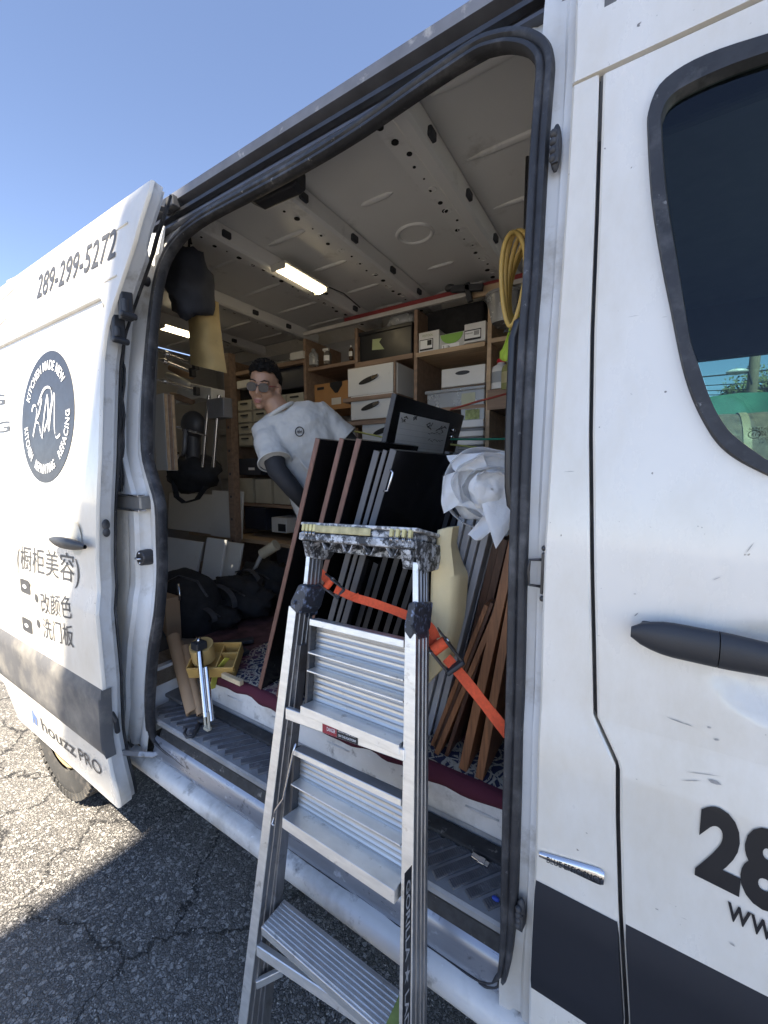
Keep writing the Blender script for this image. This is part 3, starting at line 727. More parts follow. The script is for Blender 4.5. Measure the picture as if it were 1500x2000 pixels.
def door_seal():
    px = [(985,1893),(995,1800),(1003,1540),(1010,1300),(1014,1110),(1020,930),(1026,790),(1035,630),(1042,540),(1055,300),(1064,180),(1067,125),(1058,98),(1035,80),(1000,74),(965,80),(930,93),
          (870,132),(800,180),(700,250),(600,312),(500,368),(430,405),(385,432),(350,462),(325,498),(310,540),(300,600),(290,700),(284,800),(284,880),(295,930),(310,985),(313,1060),(314,1120),(308,1200),(297,1270),(291,1350),(291,1405)]
    pts = [side(x, y, .02) for x, y in px]
    b0 = pts[-1]; e0 = pts[0]
    low = [at(x, y, 'y', yy) for x, y, yy in ((297, 1438, .852), (318, 1462, .858), (430, 1552, .862), (560, 1652, .862), (700, 1754, .862), (850, 1856, .862), (915, 1902, .860), (950, 1920, .856), (974, 1916, .852))]
    path = pts + low
    sm = []
    for i in range(len(path)):   # resample smoothly (closed Catmull-Rom)
        p0, p1, p2, p3 = (path[(i+k-1) % len(path)] for k in range(4))
        for t in (0, .34, .67):
            sm.append(.5*((2*p1)+(p2-p0)*t+(2*p0-5*p1+4*p2-p3)*t*t+(3*p1-p0-3*p2+p3)*t**3))
    c = V((-.95, .95, 1.5)); rows = []
    for i, p in enumerate(sm):
        t = (sm[(i+1) % len(sm)]-sm[i-1]).normalized(); inw = (c-p); inw.y = 0; inw = (inw - t*inw.dot(t)).normalized(); out = V((0, -1, 0)); out = (out-t*out.dot(t)).normalized()
        k = .55 + .45*min(1, max(0, (p.z-.46)/.25))
        prof = [(-.016, .010), (-.016, -.004), (-.012, -.012), (-.002, -.013), (.003, -.006), (.010, -.016), (.017, -.016), (.021, -.006), (.020, .008), (.014, .022)]
        rows.append([p + inw*a*k - out*b*k for a, b in prof])
    rows.append(rows[0])
    MB().grid(rows).build('door_seal', RUBBER, van, smooth=True, auto=60)
    # headlining flange just inside the seal along the top
    m = MB(); tops = [side(x, y, .05) for x, y in px[13:26]]
    m.grid([[p+V((0, .0, .0)) for p in tops], [p+V((0, .03, .01)) for p in tops], [V((p.x, 1.02, 2.70)) for p in tops]]); m.build('header_flange', CEIL, van, smooth=True)
    # header panel between track and seal
    m = MB(); gz = at(600, 211, 'y', .972).z
    m.grid([[side(x, y, .035) for x, y in px[10:28]], [V((side(x, y, .035).x, 1.022, gz-.06)) for x, y in px[10:28]]]); m.build('header_panel', JAMB, van, smooth=True)
    m = MB(); m.prism([at(x, y, 'y', 1.055) for x, y in ((578, 322), (578, 355), (568, 364), (498, 396), (476, 386), (472, 366))], (0, .05, 0)); m.build('track_housing', M('housing_black', (.02, .021, .026), .5), van, bev=.006)
door_seal()

def pillar_c():
    rows = []
    for z in np.linspace(.42, 2.62, 70):
        x = sealL(z) - .07*max(0, (.62-z)/.2); y = Ys(z)
        w_ = .26
        wave = .012*math.sin((z-.4)*4.2)
        offs = [(-.004, .030), (-.006, .022), (-.012, .020), (-.045+wave, .020), (-.058+wave, .034), (-.085+wave, .036), (-.098+wave, .022), (-.15, .018), (-.16, .004), (-w_, .004)]
        rows.append([(x+a, y+b, z) for a, b in offs])
    MB().grid(rows).build('rear_pillar', JAMB, van, smooth=True, auto=45)
    # upper corner gusset, catches the sun
    # rubber dome, striker cup, hinge block
    c = side(283, 548, .012); m = MB(); m.cyl(c+V((0, .015, 0)), c+V((0, -.006, 0)), .020, .017, 16); o = m.build('door_stop', RUBBER, van, bev=.004)
    m = MB(); m.ell(c+V((0, -.006, 0)), (.008, .006, .008)); m.build('stop_bolt', CHROME, o, smooth=True)
    c = side(275, 1090, -.002); m = MB(); m.cyl(c+V((0, .04, 0)), c+V((0, -.004, 0)), .034, .031, 20)
    o = m.build('striker_cup', DARKM, van, bev=.004)
    m = MB(); m.tube([c+V((-.018, -.004, 0)), c+V((-.014, -.016, 0)), c+V((.014, -.016, 0)), c+V((.018, -.004, 0))], .004, 8); m.build('striker_loop', CHROME, o, smooth=True)
    for dz in (-.02, .02): MB().ell(c+V((0, -.005, dz)), (.005, .004, .005)).build('screw', CHROME, o, smooth=True)
    a = side(222, 978, .006); b = side(282, 982, .006)
    m = MB(); m.box((a+b)/2+V((0, .008, 0)), ((b.x-a.x), .05, .055)); m.build('middle_guide', M('guide_steel', (.22, .22, .22), .4, metal=.5, var=.2), van, bev=.006)
    for dz in (-.03, .03): MB().box((a+b)/2+V((0, -.012, dz)), (b.x-a.x+.01, .03, .007)).build('guide_flange', CHROME, van, bev=.002)
    # rubber sheathed cables in the gap
    rnd = random.Random(5); m = MB()
    for k in range(3):
        pts = [side(232+k*4+rnd.uniform(-3, 3), y, -.02+.012*k) for y in range(600, 980, 30)]
        m.tube(pts, .006, 6)
    m.build('cable_loom', RUBBER, van, smooth=True)
pillar_c()

def jamb_hardware():
    # door striker loop on the B pillar jamb
    c = side(1047, 1118, .012)
    m = MB(); m.tube([c+V((.012, .0, .028)), c+V((-.012, -.006, .026)), c+V((-.014, -.006, 0)), c+V((-.012, -.006, -.026)), c+V((.012, 0, -.028))], .0032, 8); o = m.build('striker', DARKM, van, smooth=True)
    m = MB(); m.box(c+V((.013, .0, 0)), (.006, .012, .085)); m.build('striker_plate', DARKM, van, bev=.002)
    for dz in (-.052, .052): MB().ell(c+V((.014, -.003, dz)), (.005, .005, .006)).build('bolt', DARKM, van, smooth=True)
    # black contact connectors
    for (x, y, h) in ((1086, 290, .09), (1018, 1785, .075)):
        c = side(x, y, .014); m = MB(); m.ell(c, (.011, .010, h/2)); m.box(c+V((0, -.006, -.01)), (.012, .012, h*.5))
        for k in range(4): m.ell(c+V((-.004, -.010, h*(.25-.17*k))), (.007, .007, .008))
        m.build('contact_block', RUBBER, van, smooth=True, auto=50)
    # painted steel grab handle inside the opening
    px = [(1030, 622), (1012, 632), (1003, 662), (1000, 740), (996, 850), (995, 950), (999, 985), (1012, 1000)]
    pts = [at(x, y, 'y', Ys(1.75)+.07) for x, y in px]
    m = MB(); m.tube(pts, .0115, 10); m.build('grab_handle', M('chipped_black', (.02, .021, .026), .32, var=.1, dirt=((.6, .6, .6), .70, .72, 55)), van, smooth=True)
jamb_hardware()

# ------------------------------------------------------------------ the sliding door, pushed back along the side
OFFD = -.13
def sliding_door():
    DF = xz_fn([(292,368),(280,405),(262,470),(225,580),(206,640),(198,700),(192,900),(187,1100),(190,1160),(187,1200),(200,1340),(205,1450),(228,1558)], OFFD)
    def Yd(z): return Ys(z)+OFFD
    def XR(z): return -3.2 if z > .465 else -2.82 - .14*max(0, (z-.26))/.2
    def ZB(): return .285
    zs = sorted(set([.285, .30] + list(np.linspace(.32, 2.64, 100)) + [1.10, 1.185, .459, .47]))
    rows = []
    for z in zs:
        f, r, y = DF(z), XR(z), Yd(z)
        rows.append([(r, y+.05, z), (r, y+.004, z), (r+.004, y, z)] + [(r+(f-r)*t, y, z) for t in np.linspace(.03, .985, 26)] + [(f-.004, y+.0008, z), (f, y+.006, z), (f+.001, y+.012, z)])
    m = MB(); m.grid(rows)
    door = m.build('sliding_door', WHITE, van, smooth=True, auto=40)
    # inner edge of the door: grey painted return, thick frame
    rows = []
    for z in zs:
        f, y = DF(z)-.001, Yd(z); k = .8 if z > 2.45 else 1
        rows.append([(f, y+.012, z), (f-.003, y+.03*k, z), (f-.006, y+.055*k, z), (f-.022, y+.058*k, z), (f-.026, y+.075*k, z), (f-.06, y+.078*k, z), (f-.25, y+.078*k, z)])
    MB().grid(rows).build('door_edge', JAMB, door, smooth=True, auto=40)
    rows = [[(f_, Yd(z)+yy, z) for f_, yy in ((DF(z)-.018, .074), (DF(z)-.024, .086), (DF(z)-.036, .09), (DF(z)-.045, .078))] for z in zs]
    MB().grid(rows).build('edge_rubber', RUBBER, door, smooth=True)
    rows = [[(DF(z)-.25, Yd(z)+.078, z), (XR(z), Yd(z)+.05, z)] for z in zs]
    MB().grid(rows).build('inner_skin', JAMB, door)
    # bead moulding
    a = side(0, 676, OFFD); b = side(200, 583, OFFD); zb = (a.z+b.z)/2
    pts = [V((x, Yd(zb)-.002, zb)) for x in np.linspace(-3.15, b.x, 20)] + [V((b.x+.012, Yd(zb-.012)-.001, zb-.012)), V((b.x+.014, Yd(zb-.04), zb-.04))]
    MB().tube(pts, [.010]*20+[.008, .003], 8).build('bead_moulding', WHITE, door, smooth=True)
    # faint crease lines by the upper edge
    for y0 in (435, 538):
        p = side(250 if y0 == 435 else 228, y0, OFFD); MB().tube([p+V((-.10, -.0005, -.002)), p+V((-.05, -.001, 0)), p+V((.0, -.001, 0))], [.001, .004, .004], 6).build('pressed_line', WHITE, door, smooth=True)
    # cladding strip
    zt, zb = .80, .505; rows = []
    for k in range(9):
        z = zb+(zt-zb)*k/8; e = .014 if k in (0, 8) else 0
        f = DF(z)+.002
        rows.append([(x, Yd(z)-.014+e, z) for x in np.linspace(-3.19, f-.006, 10)] + [(f, Yd(z)-.006, z), (f+.002, Yd(z)+.03, z)])
    MB().grid(rows).build('door_cladding', M('dusty_cladding', (.10, .10, .105), .6, var=.15, vs=4, bmp=.1, bs=500, dirt=((.26, .24, .21), .45, .75, 5)), door, smooth=True, auto=40)
    # handle
    a = side(104, 1052, OFFD-.02); b = side(172, 1068, OFFD-.02); zc = (a.z+b.z)/2; rows = []
    for t in np.linspace(0, 1, 14):
        k = math.sin(math.pi*min(.97, max(.03, t)))**.45
        p = V((a.x+(b.x-a.x)*t, Yd(zc)-.030-.006*math.sin(math.pi*t), zc))
        rows.append([p+V((0, .018*k*math.cos(q), .024*k*math.sin(q))) for q in np.linspace(0, 2*math.pi, 12, endpoint=False)])
    m = MB(); m.grid(rows, close=True); m.build('door_handle', BLACKP, door, smooth=True)
    c = V(((a.x+b.x)/2+.01, Yd(zc)-.001, zc+.01)); m = MB()
    m.grid([[c+V((.055*r_*math.cos(q), (.0 if r_ > .95 else .0)-.0015-.002*(1-r_), .075*r_*math.sin(q))) for q in np.linspace(0, 2*math.pi, 24, endpoint=False)] for r_ in (1, .6, .05)], close=True)
    m.build('handle_bowl', M('bowl_paint', (.55, .53, .47), .5), door, smooth=True)
    # stops and latches on the front edge
    for (x, y, h, w_) in ((253, 590, .13, .035), (238, 640, .10, .02)):
        p = side(x-8, y, OFFD+.035); m = MB(); m.box(p, (.03, .045, h)); m.box(p+V((.012, -.01, -.02)), (.03, .02, h*.4)); m.cyl(p+V((.015, -.03, -.05)), p+V((.015, .03, -.05)), .012); m.build('upper_latch', BLACKP, door, bev=.006)
    p = side(207, 1025, OFFD+.03); m = MB(); m.ell(p, (.008, .014, .022)); m.ell(p+V((0, .0, -.03)), (.008, .013, .018)); m.build('edge_bumper', RUBBER, door, smooth=True)
    p = side(193, 1068, OFFD+.016); m = MB(); m.ell(p, (.006, .012, .014)); m.build('edge_plug', RUBBER, door, smooth=True)
    p = side(213, 1405, OFFD+.03); m = MB(); m.box(p, (.03, .06, .13)); m.tube([p+V((.02, 0, .04)), p+V((.035, .01, 0)), p+V((.02, .02, -.06))], .010, 8); m.build('lower_latch', BLACKP, door, bev=.008)
    # lower guide arm running to the sill track
    q = side(248, 1480, OFFD+.05)
    pts = [side(222, 1482, OFFD+.05), side(240, 1470, OFFD+.06), at(270, 1472, 'y', .80), at(300, 1474, 'y', .84), at(318, 1465, 'y', .87)]
    m = MB(); m.sweep(pts, [(-.011, -.006), (.011, -.006), (.011, .006), (-.011, .006)], up=V((0,0,1))); m.build('guide_arm', M('arm_grey', (.33, .33, .34), .4, metal=.5, var=.15, dirt=((.15, .14, .12), .6, .7, 20)), door, bev=.004)
    pts = [side(286, 398, OFFD+.03), side(300, 404, OFFD+.08), at(322, 410, 'y', .96), at(340, 412, 'y', 1.0)]
    m = MB(); m.sweep(pts, [(-.010, -.018), (.010, -.018), (.010, .018), (-.010, .018)], up=V((0,0,1))); m.box(pts[-1]+V((.02, -.02, .0)), (.09, .05, .04)); m.build('upper_arm', BLACKP, door, bev=.004)
    # ---- vinyl graphics
    lo = OFFD
    letter_side('289-299-5272', (72, 583), (226, 500), .105, lo, GREYINK, door, bold=.012, shear=.12)
    c = side(91, 815, lo); top = side(91, 688, lo); rz = top.z-c.z; rx = rz
    rows = [[(c.x+rx*k*math.cos(q), Ys(c.z+rz*k*math.sin(q))+lo-.0022, c.z+rz*k*math.sin(q)) for q in np.linspace(0, 2*math.pi, 64, endpoint=False)] for k in (1, .75, .5, .25, .01)]
    bo = MB().grid(rows, close=True).build('round_logo', M('logo_navy', (.030, .034, .045), .4, var=.05), door)
    def arc(body, a0, a1, rad, h, flip=False):
        vs, fs = text_mesh(body, 1, bold=.012, spacing=1.1); W = max(v[0] for v in vs); pts = []
        for u, v in vs:
            q = a0+(a1-a0)*u/W; rr = rad + (v if not flip else (.7-v))*h/.7
            x = c.x+rr*math.cos(q); z = c.z+rr*math.sin(q); pts.append((x, Ys(z)+lo-.0042, z))
        MB().add(pts, fs).build('logo_lettering', WHITEINK, door, fix=False)
    arc('KITCHEN MADE NEW', R(158), R(38), rz*.72, rz*.14)
    arc('REPAINTING', R(-118), R(-62), rz*.72, rz*.14, True)
    arc('KITCHEN', R(188), R(231), rz*.72, rz*.14, True)
    arc('REFACING', R(-50), R(4), rz*.72, rz*.14, True)
    for q in (R(-123), R(-56)):
        MB().add([(c.x+rz*(k)*math.cos(q+dq), Ys(c.z)+lo-.0042, c.z+rz*k*math.sin(q+dq)) for k, dq in ((.70, -.012), (.70, .012), (.90, .012), (.90, -.012))], [(0,1,2,3)]).build('logo_lettering', WHITEINK, door)
    scr = [[(-.62,.18),(-.55,.30),(-.42,.26),(-.40,.05),(-.50,-.25),(-.54,-.38)], [(-.18,.40),(-.30,.10),(-.44,-.05),(-.28,-.12),(-.20,-.36),(-.12,-.40)],
           [(-.14,-.44),(-.06,.05),(.06,.46),(.10,.10),(.14,-.30),(.22,.10),(.34,.46),(.36,.10),(.38,-.30),(.46,-.46),(.60,-.40)], [(-.34,.30),(-.10,.60),(.18,.58),(.24,.28),(.10,-.05),(-.04,-.30)]]
    for s_ in scr:
        P_ = [V((c.x+u*rz*.9, Ys(c.z+v*rz*.72)+lo-.0045, c.z+v*rz*.72)) for u, v in s_]
        sm = []
        for i in range(len(P_)-1):
            p0, p1, p2, p3 = P_[max(i-1, 0)], P_[i], P_[i+1], P_[min(i+2, len(P_)-1)]
            for t in (0, .25, .5, .75): sm.append(.5*((2*p1)+(p2-p0)*t+(2*p0-5*p1+4*p2-p3)*t*t+(3*p1-p0-3*p2+p3)*t**3))
        sm.append(P_[-1])
        rows = [[p+V((0, 0, .005)), p+V((.004, 0, -.005))] for p in sm]; MB().grid(rows).build('logo_script', WHITEINK, door)
    letter_side('REPAINTING', (-190, 800), (10, 790), .055, lo, GREYINK, door)
    letter_side('REFACING', (-150, 868), (20, 842), .055, lo, GREYINK, door)
    letter_side('(橱柜美容)', (34, 1106), (156, 1136), .092, lo, GREYINK, door)
    letter_side('改颜色', (82, 1193), (141, 1206), .074, lo, GREYINK, door)
    letter_side('洗门板', (86, 1241), (145, 1262), .074, lo, GREYINK, door)
    for (x, y) in ((72, 1168), (76, 1218)):
        p = side(x, y, lo); rows = [[(p.x+.020*k*math.cos(q), p.y-.0022, p.z+.020*k*math.sin(q)) for q in np.linspace(0, 6.283, 20, endpoint=False)] for k in (1, .02)]
        MB().grid(rows, close=True).build('bullet', GREYINK, door)
    for (x, y) in ((50, 1145), (54, 1221)):
        p = side(x, y, lo); m = MB(); m.add([(p.x+a*.062, p.y-.0022, p.z+b*.034) for a, b in ((-1,-.8),(-.8,-1),(.8,-1),(1,-.8),(1,.8),(.8,1),(-.8,1),(-1,.8))], [tuple(range(8))]); pl = m.build('label_patch', GREYINK, door)
        m = MB(); m.add([(p.x+a*.024, p.y-.0044, p.z+b*.010) for a, b in [(math.cos(q), math.sin(q)) for q in np.linspace(0, 6.283, 14, endpoint=False)]], [tuple(range(14))]); m.build('label_mark', WHITEINK, door)
    # sticker on the lower panel
    letter_side('houzz', (84, 1425), (150, 1480), .070, lo, GREYINK, door, bold=.008)
    letter_side('PRO', (157, 1484), (201, 1516), .062, lo, GREYINK, door, bold=.0)
    p = side(68, 1398, lo); s = .05
    BL = M('logo_blue', (.10, .16, .34), .5)
    m = MB(); m.add([(p.x+a*s, p.y-.0022, p.z+b*s) for a, b in ((-.6,-.9),(-.6,.9),(-.15,.7),(-.15,.25),(.6,0),(.6,-.9),(.15,-.9),(.15,-.3),(-.15,-.3),(-.15,-.9))], [tuple(range(10))]); m.build('house_mark', BL, door)
    # faded pink photo print at the rear of the door
    PK = M('faded_print', (.62, .46, .42), .5, var=.35, vs=9)
    for (x, y, w_, h) in ((18, 560, .10, .05), (4, 610, .09, .07), (-10, 660, .1, .06), (2, 740, .07, .09), (-20, 820, .12, .07)):
        p = side(x, y, lo); m = MB(); m.add([(p.x+a*w_, Ys(p.z+b*h)+lo-.0018, p.z+b*h) for a, b in ((-1,-1),(.8,-.7),(1,.6),(-.6,1))], [(0,1,2,3)]); m.build('photo_print', PK, door)
    return door
sliding_door()

# ------------------------------------------------------------------ rear wheel
def wheel(cx=-2.40, yo=.738, rad=.40, wid=.25):
    K = rad/.365
    w_ = bpy.data.objects.new('wheel', None); col.objects.link(w_); w_.location = (cx, yo, rad); 
    w_.parent = van; w_.matrix_parent_inverse = Matrix.Translation(-V(van.location))
    T = Matrix.Translation(V((cx, yo, rad)))
    def sub(mb, name, mat, **kw):
        o = mb.build(name, mat, None, **kw); o.parent = w_; o.matrix_parent_inverse = T.inverted(); return o
    TY = M('tyre', (.045, .043, .04), .85, var=.2, vs=8, bmp=.2, bs=90, dirt=((.16, .14, .12), .5, .75, 9))
    pr = [(.0, .225), (-.006, .25), (-.010, .29), (-.004, .325), (.012, .350), (.03, .355), (wid-.03, .355), (wid-.012, .350), (wid, .30), (wid, .225)]
    rows = [[(cx+K*r*math.cos(a), yo+y, rad+K*r*math.sin(a)) for y, r in pr] for a in np.linspace(0, 2*math.pi, 72)]
    sub(MB().grid(rows), 'tyre', TY, smooth=True, auto=50)
    tb = MB(); n = 60
    for i in range(n):
        for j in range(4):
            a = 2*math.pi*(i+.5*(j % 2))/n; da = 2*math.pi/n*.37
            y0 = yo+.008+.056*j; y1 = y0+.046
            p = []
            for r in (.350, .3655 - (.004 if j in (0, 3) else 0)):
                for aa, yy in ((a-da, y0), (a+da, y0+.006), (a+da, y1+.006), (a-da, y1)): p.append((cx+K*r*math.cos(aa), yy, rad+K*r*math.sin(aa)))
            tb.hexa(p)
        a = 2*math.pi*i/n; da = .035; p = []
        for y in (-.008, .03):
            for aa, r in ((a-da, .325), (a+da, .325), (a+da*.8, .358), (a-da*.8, .358)): p.append((cx+K*r*math.cos(aa), yo+y, rad+K*r*math.sin(aa)))
        tb.hexa(p)
    t = sub(tb, 'tread_blocks', TY); t['kind'] = 'stuff'
    RM = M('gold_rim', (.48, .36, .18), .38, metal=.5, var=.12, dirt=((.2, .16, .12), .55, .8, 12))
    pr = [(.01, .225), (.004, .216), (.016, .205), (.05, .20), (.06, .15), (.03, .09), (.02, .05), (.02, .001)]
    rows = [[(cx+K*r*math.cos(a), yo+y, rad+K*r*math.sin(a)) for y, r in pr] for a in np.linspace(0, 2*math.pi, 48)]
    sub(MB().grid(rows), 'rim', RM, smooth=True, auto=40)
    h = MB()
    for k in range(6):
        a = 2*math.pi*k/6; h.cyl((cx+.07*math.cos(a), yo+.0, rad+.07*math.sin(a)), (cx+.07*math.cos(a), yo+.03, rad+.07*math.sin(a)), .011, .011, 6)
    sub(h, 'wheel_nuts', DARKM)
wheel()

# ================================================================== cargo
def on_plane(x, y, p0, n):
    r = ray(x, y); return CAM + r*((V(p0)-CAM).dot(V(n))/r.dot(V(n)))
RUGZ = .748
BLACKLAC = M('black_lacquer', (.010, .009, .010), .22, var=.2, vs=5, spec=.5)
BROWNEDGE = M('brown_edge', (.15, .072, .055), .5, var=.25, vs=30, stretch=(3, 3, .6), dirt=((.42, .33, .27), .70, .76, 40))
GREYEDGE = M('grey_edge', (.105, .105, .112), .55, var=.12, vs=10)
DKEDGE = M('charcoal_edge', (.048, .047, .050), .5, var=.2, vs=14)
PRIMED = M('primed_grey', (.36, .37, .40), .5, var=.06, vs=4)
OAK = M('oak_brown', (.23, .098, .042), .5, var=.35, vs=12, stretch=(14, 14, .8), bmp=.1, bs=60)
OAKD = M('walnut_brown', (.075, .032, .018), .5, var=.4, vs=12, stretch=(14, 14, .8))
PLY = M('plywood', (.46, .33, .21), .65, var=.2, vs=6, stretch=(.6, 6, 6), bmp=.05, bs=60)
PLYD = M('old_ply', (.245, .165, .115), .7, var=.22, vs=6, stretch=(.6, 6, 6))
WHITEB = M('white_melamine', (.60, .595, .57), .42, var=.04, vs=4, dirt=((.45, .43, .39), .62, .8, 10))
WHITEP = M('white_plastic', (.66, .66, .65), .4, var=.04)
NAVY = M('navy_bin', (.018, .022, .036), .4, var=.15)
DARKBIN = M('dark_bin', (.014, .015, .018), .35, var=.15)
BLACKCL = M('black_cloth', (.014, .014, .016), .9, var=.3, vs=20, bmp=.5, bs=60)
CARD = M('cardboard', (.36, .24, .145), .8, var=.1, vs=5, bmp=.1, bs=80)
CLEARP = M('clear_plastic', (.62, .64, .66), .25, var=.05, trans=.55)
GREEN = M('lime_cloth', (.36, .50, .05), .8, var=.12, vs=7, bmp=.2, bs=60)
STEEL = M('bright_steel', (.6, .6, .62), .22, metal=1, var=.1)

def panel(name, label, cat, tpx, Y, lean, t, depth, face, edge, z0=RUGZ, group=None, edge_w=None):
    """a flat panel standing on edge like a book, its narrow front edge towards the door opening"""
    T = at(*tpx, 'y', Y); B = V((T.x-lean*(T.z-z0), Y, z0)); d = T-B; n = V((d.z, 0, -d.x)).normalized()
    B = B + V((0, 0, max(0, n.z*-t)))
    m = MB(); m.hexa([B, B+n*t, B+n*t+V((0, depth, 0)), B+V((0, depth, 0)), T, T+n*t, T+n*t+V((0, depth, 0)), T+V((0, depth, 0))])
    o = solo(m, name, face, label, cat, group, bev=.0012, seg=1)
    e = MB(); q = V((0, -.0025, 0)); w = V((0, .0005, 0)); i = .0006
    e.hexa([B+q+n*i, B+q+n*(t-i), B+w+n*(t-i), B+w+n*i, T+q+n*i, T+q+n*(t-i), T+w+n*(t-i), T+w+n*i])
    e.build('edge_band', edge, o)
    return o, T, B, n
GB = 'cabinet panels leaning in the van'
panel('cabinet_panel', 'tall dark cabinet panel with reddish brown edge, farthest from the ladder', 'panel', (617, 855), 1.068, .335, .020, .40, BLACKLAC, BROWNEDGE, group=GB)
panel('cabinet_panel', 'tall dark cabinet panel with scuffed reddish brown edge, between two like it', 'panel', (664, 855), 1.064, .335, .019, .40, BLACKLAC, BROWNEDGE, group=GB)
panel('cabinet_panel', 'tall dark cabinet panel with reddish brown edge, next to the grey edged ones', 'panel', (697, 856), 1.068, .335, .020, .40, BLACKLAC, BROWNEDGE, group=GB)
panel('cabinet_panel', 'tall black cabinet panel with plain mid grey edge beside the brown edged ones', 'panel', (731, 879), 1.068, .335, .022, .38, BLACKLAC, GREYEDGE, group=GB)
panel('cabinet_panel', 'thin grey edged cabinet panel between two other grey edges', 'panel', (749, 878), 1.068, .335, .016, .38, BLACKLAC, GREYEDGE, group=GB)
o5, T5, B5, n5 = panel('cabinet_panel', 'large glossy black cabinet door with small steel handle, grey front edge', 'panel', (763, 876), 1.068, .335, .023, .60, BLACKLAC, GREYEDGE, group=GB)
m = MB(); c = on_plane(755, 938, T5+n5*.023, n5); up5 = (T5-B5).normalized()
m.tube([c+n5*.001+up5*.035, c+n5*.014+up5*.03, c+n5*.014-up5*.03, c+n5*.001-up5*.035], .0035, 8); m.build('handle', STEEL, o5, smooth=True)
# tall framed door with a printed sheet
def sheet_door():
    Y = 1.36
    T = at(766, 768, 'y', Y); dep = at(900, 803, 'x', T.x).y - Y
    o, T, B, n = panel('cabinet_panel', 'black cabinet door with pale grey written sheet on its face, standing tallest', 'panel', (766, 768), Y, .27, .022, dep, BLACKLAC, DKEDGE)
    f = T+n*.022
    q = [on_plane(x, y, f+n*.0015, n) for x, y in ((782, 805), (878, 827), (864, 889), (768, 879))]
    m = MB(); m.add(q, [(0,1,2,3)]); pl = m.build('printed_sheet', M('grey_sheet', (.74, .75, .76), .5, var=.06), o)
    # frame rails of the door
    def line(a, b, w, mat=INK, nm='print_line'):
        A = on_plane(*a, f+n*.003, n); Bp = on_plane(*b, f+n*.003, n); m = MB(); m.bar(A, Bp, w, .0006, up=n); m.build(nm, mat, o)
    for k in range(5):
        t = (k+1.6)/6.4; a = (782-14*t, 805+74*t); b = (878-14*t, 827+62*t); line((a[0]+3, a[1]+1), (b[0]-3, b[1]-1), .0012, M('faint_ink', (.50, .51, .52), .6))
    rnd = random.Random(9)
    for (cx, cy, s) in ((790, 817, 9), (812, 815, 6), (838, 830, 11), (864, 834, 11)):
        for k in range(7):
            ang = rnd.uniform(-2.6, -.2); L = s*rnd.uniform(.5, 1); x0 = cx+rnd.uniform(-s, s)*.7; y0 = cy+rnd.uniform(-s, s)*.5
            line((x0, y0), (x0+L*math.cos(ang), y0-L*math.sin(ang)*.7), .004, nm='leaf_print')
    for k in range(12):
        x0 = 836+(k % 6)*5; y0 = 846+(k//6)*14; line((x0, y0), (x0+4, y0+rnd.uniform(-3, 3)), .0022, nm='handwriting')
    for dy in (5, 18): 
        c = on_plane(886-dy*.25, 835+dy, f, n); MB().ell(c+n*.002, (.012, .012, .012)).build('hinge_cup', STEEL, o, smooth=True)
sheet_door()
GL = 'dark panels behind the ladder'
for k, (x, y) in enumerate(((707, 1109), (730, 1098), (754, 1070), (778, 1066), (801, 1066), (822, 1066))):
    lab = ('short charcoal panel with clipped corner behind the ladder top', 'charcoal panel second from the clipped one behind the ladder', 'charcoal panel in the middle of the row behind the ladder strap', 'slim charcoal panel under the ladder cap behind the strap', 'charcoal panel near the right ladder rail behind the strap', 'charcoal panel half hidden by the foam slab')[k]
    panel('cabinet_panel', lab, 'panel', (x, y), 1.10+.012*k, .33, .019, .42-.03*k, BLACKLAC, DKEDGE, group=GL)
GT = 'upright dark frames at the back of the stack'
for k, x in enumerate((870, 886, 902, 917, 931, 945)):
    lab = ('dark grey frame tucked against the black cabinet door', 'dark grey frame second from the black cabinet door', 'dark grey frame third from the black cabinet door', 'dark grey frame third from the white foam wrap', 'dark grey frame second from the white foam wrap', 'dark grey frame right beside the white foam wrap')[k]
    panel('cabinet_panel', lab, 'frame', (x, 881+(k % 2)*3), 1.62+.01*k, .26, .022, .40, DKEDGE, GREYEDGE, group=GT)
GP = 'primed grey doors beside the foam'
for k, (x, y) in enumerate(((897, 1008), (914, 1008), (931, 1014), (947, 1022))):
    lab = ('pale grey primed door touching the yellow foam', 'pale grey primed door second from the foam', 'pale grey primed door third from the foam', 'pale grey primed door next to the brown boards')[k]
    o, T, B, n = panel('primed_panel', lab, 'panel', (x, y), 1.16+.01*k, .22, .020, .34, PRIMED, PRIMED, group=GP)
    d = (T-B)
    m = MB(); a = B+d*.04+n*.0205+V((0, .06, 0)); b = T-d*.04+n*.0205+V((0, .06, 0)); m.bar(a, b, .006, .004, up=n)
    m.build('bead', PRIMED, o)
GO = 'brown wooden boards by the pillar'
for k, (x, y, Y, lean, t, mat, z0) in enumerate(((962, 1060, 1.22, .20, .022, OAKD, RUGZ), (978, 1052, 1.20, .20, .022, OAKD, RUGZ), (946, 1180, 1.135, .33, .014, OAK, RUGZ), (958, 1176, 1.125, .33, .010, OAKD, RUGZ), (974, 1168, 1.105, .35, .016, OAK, RUGZ),
        (986, 1120, 1.115, .28, .012, OAKD, RUGZ), (994, 1055, 1.085, .18, .026, OAK, RUGZ), (1004, 1100, 1.078, .14, .024, OAK, RUGZ))):
    lab = ('dark walnut board standing behind the orange strap', 'dark walnut board beside the grey primed doors', 'short thin oak strip leaning lowest in the brown stack', 'thin dark strip between two short oak strips', 'short oak board with square top under the foam wrap', 'dark thin board behind the long oak boards', 'long oak board rising to the white foam wrap', 'wide oak board tight against the door pillar')[k]
    panel('wooden_board', lab, 'board', (x, y), Y, lean, t, .26, mat, mat, z0, group=GO)

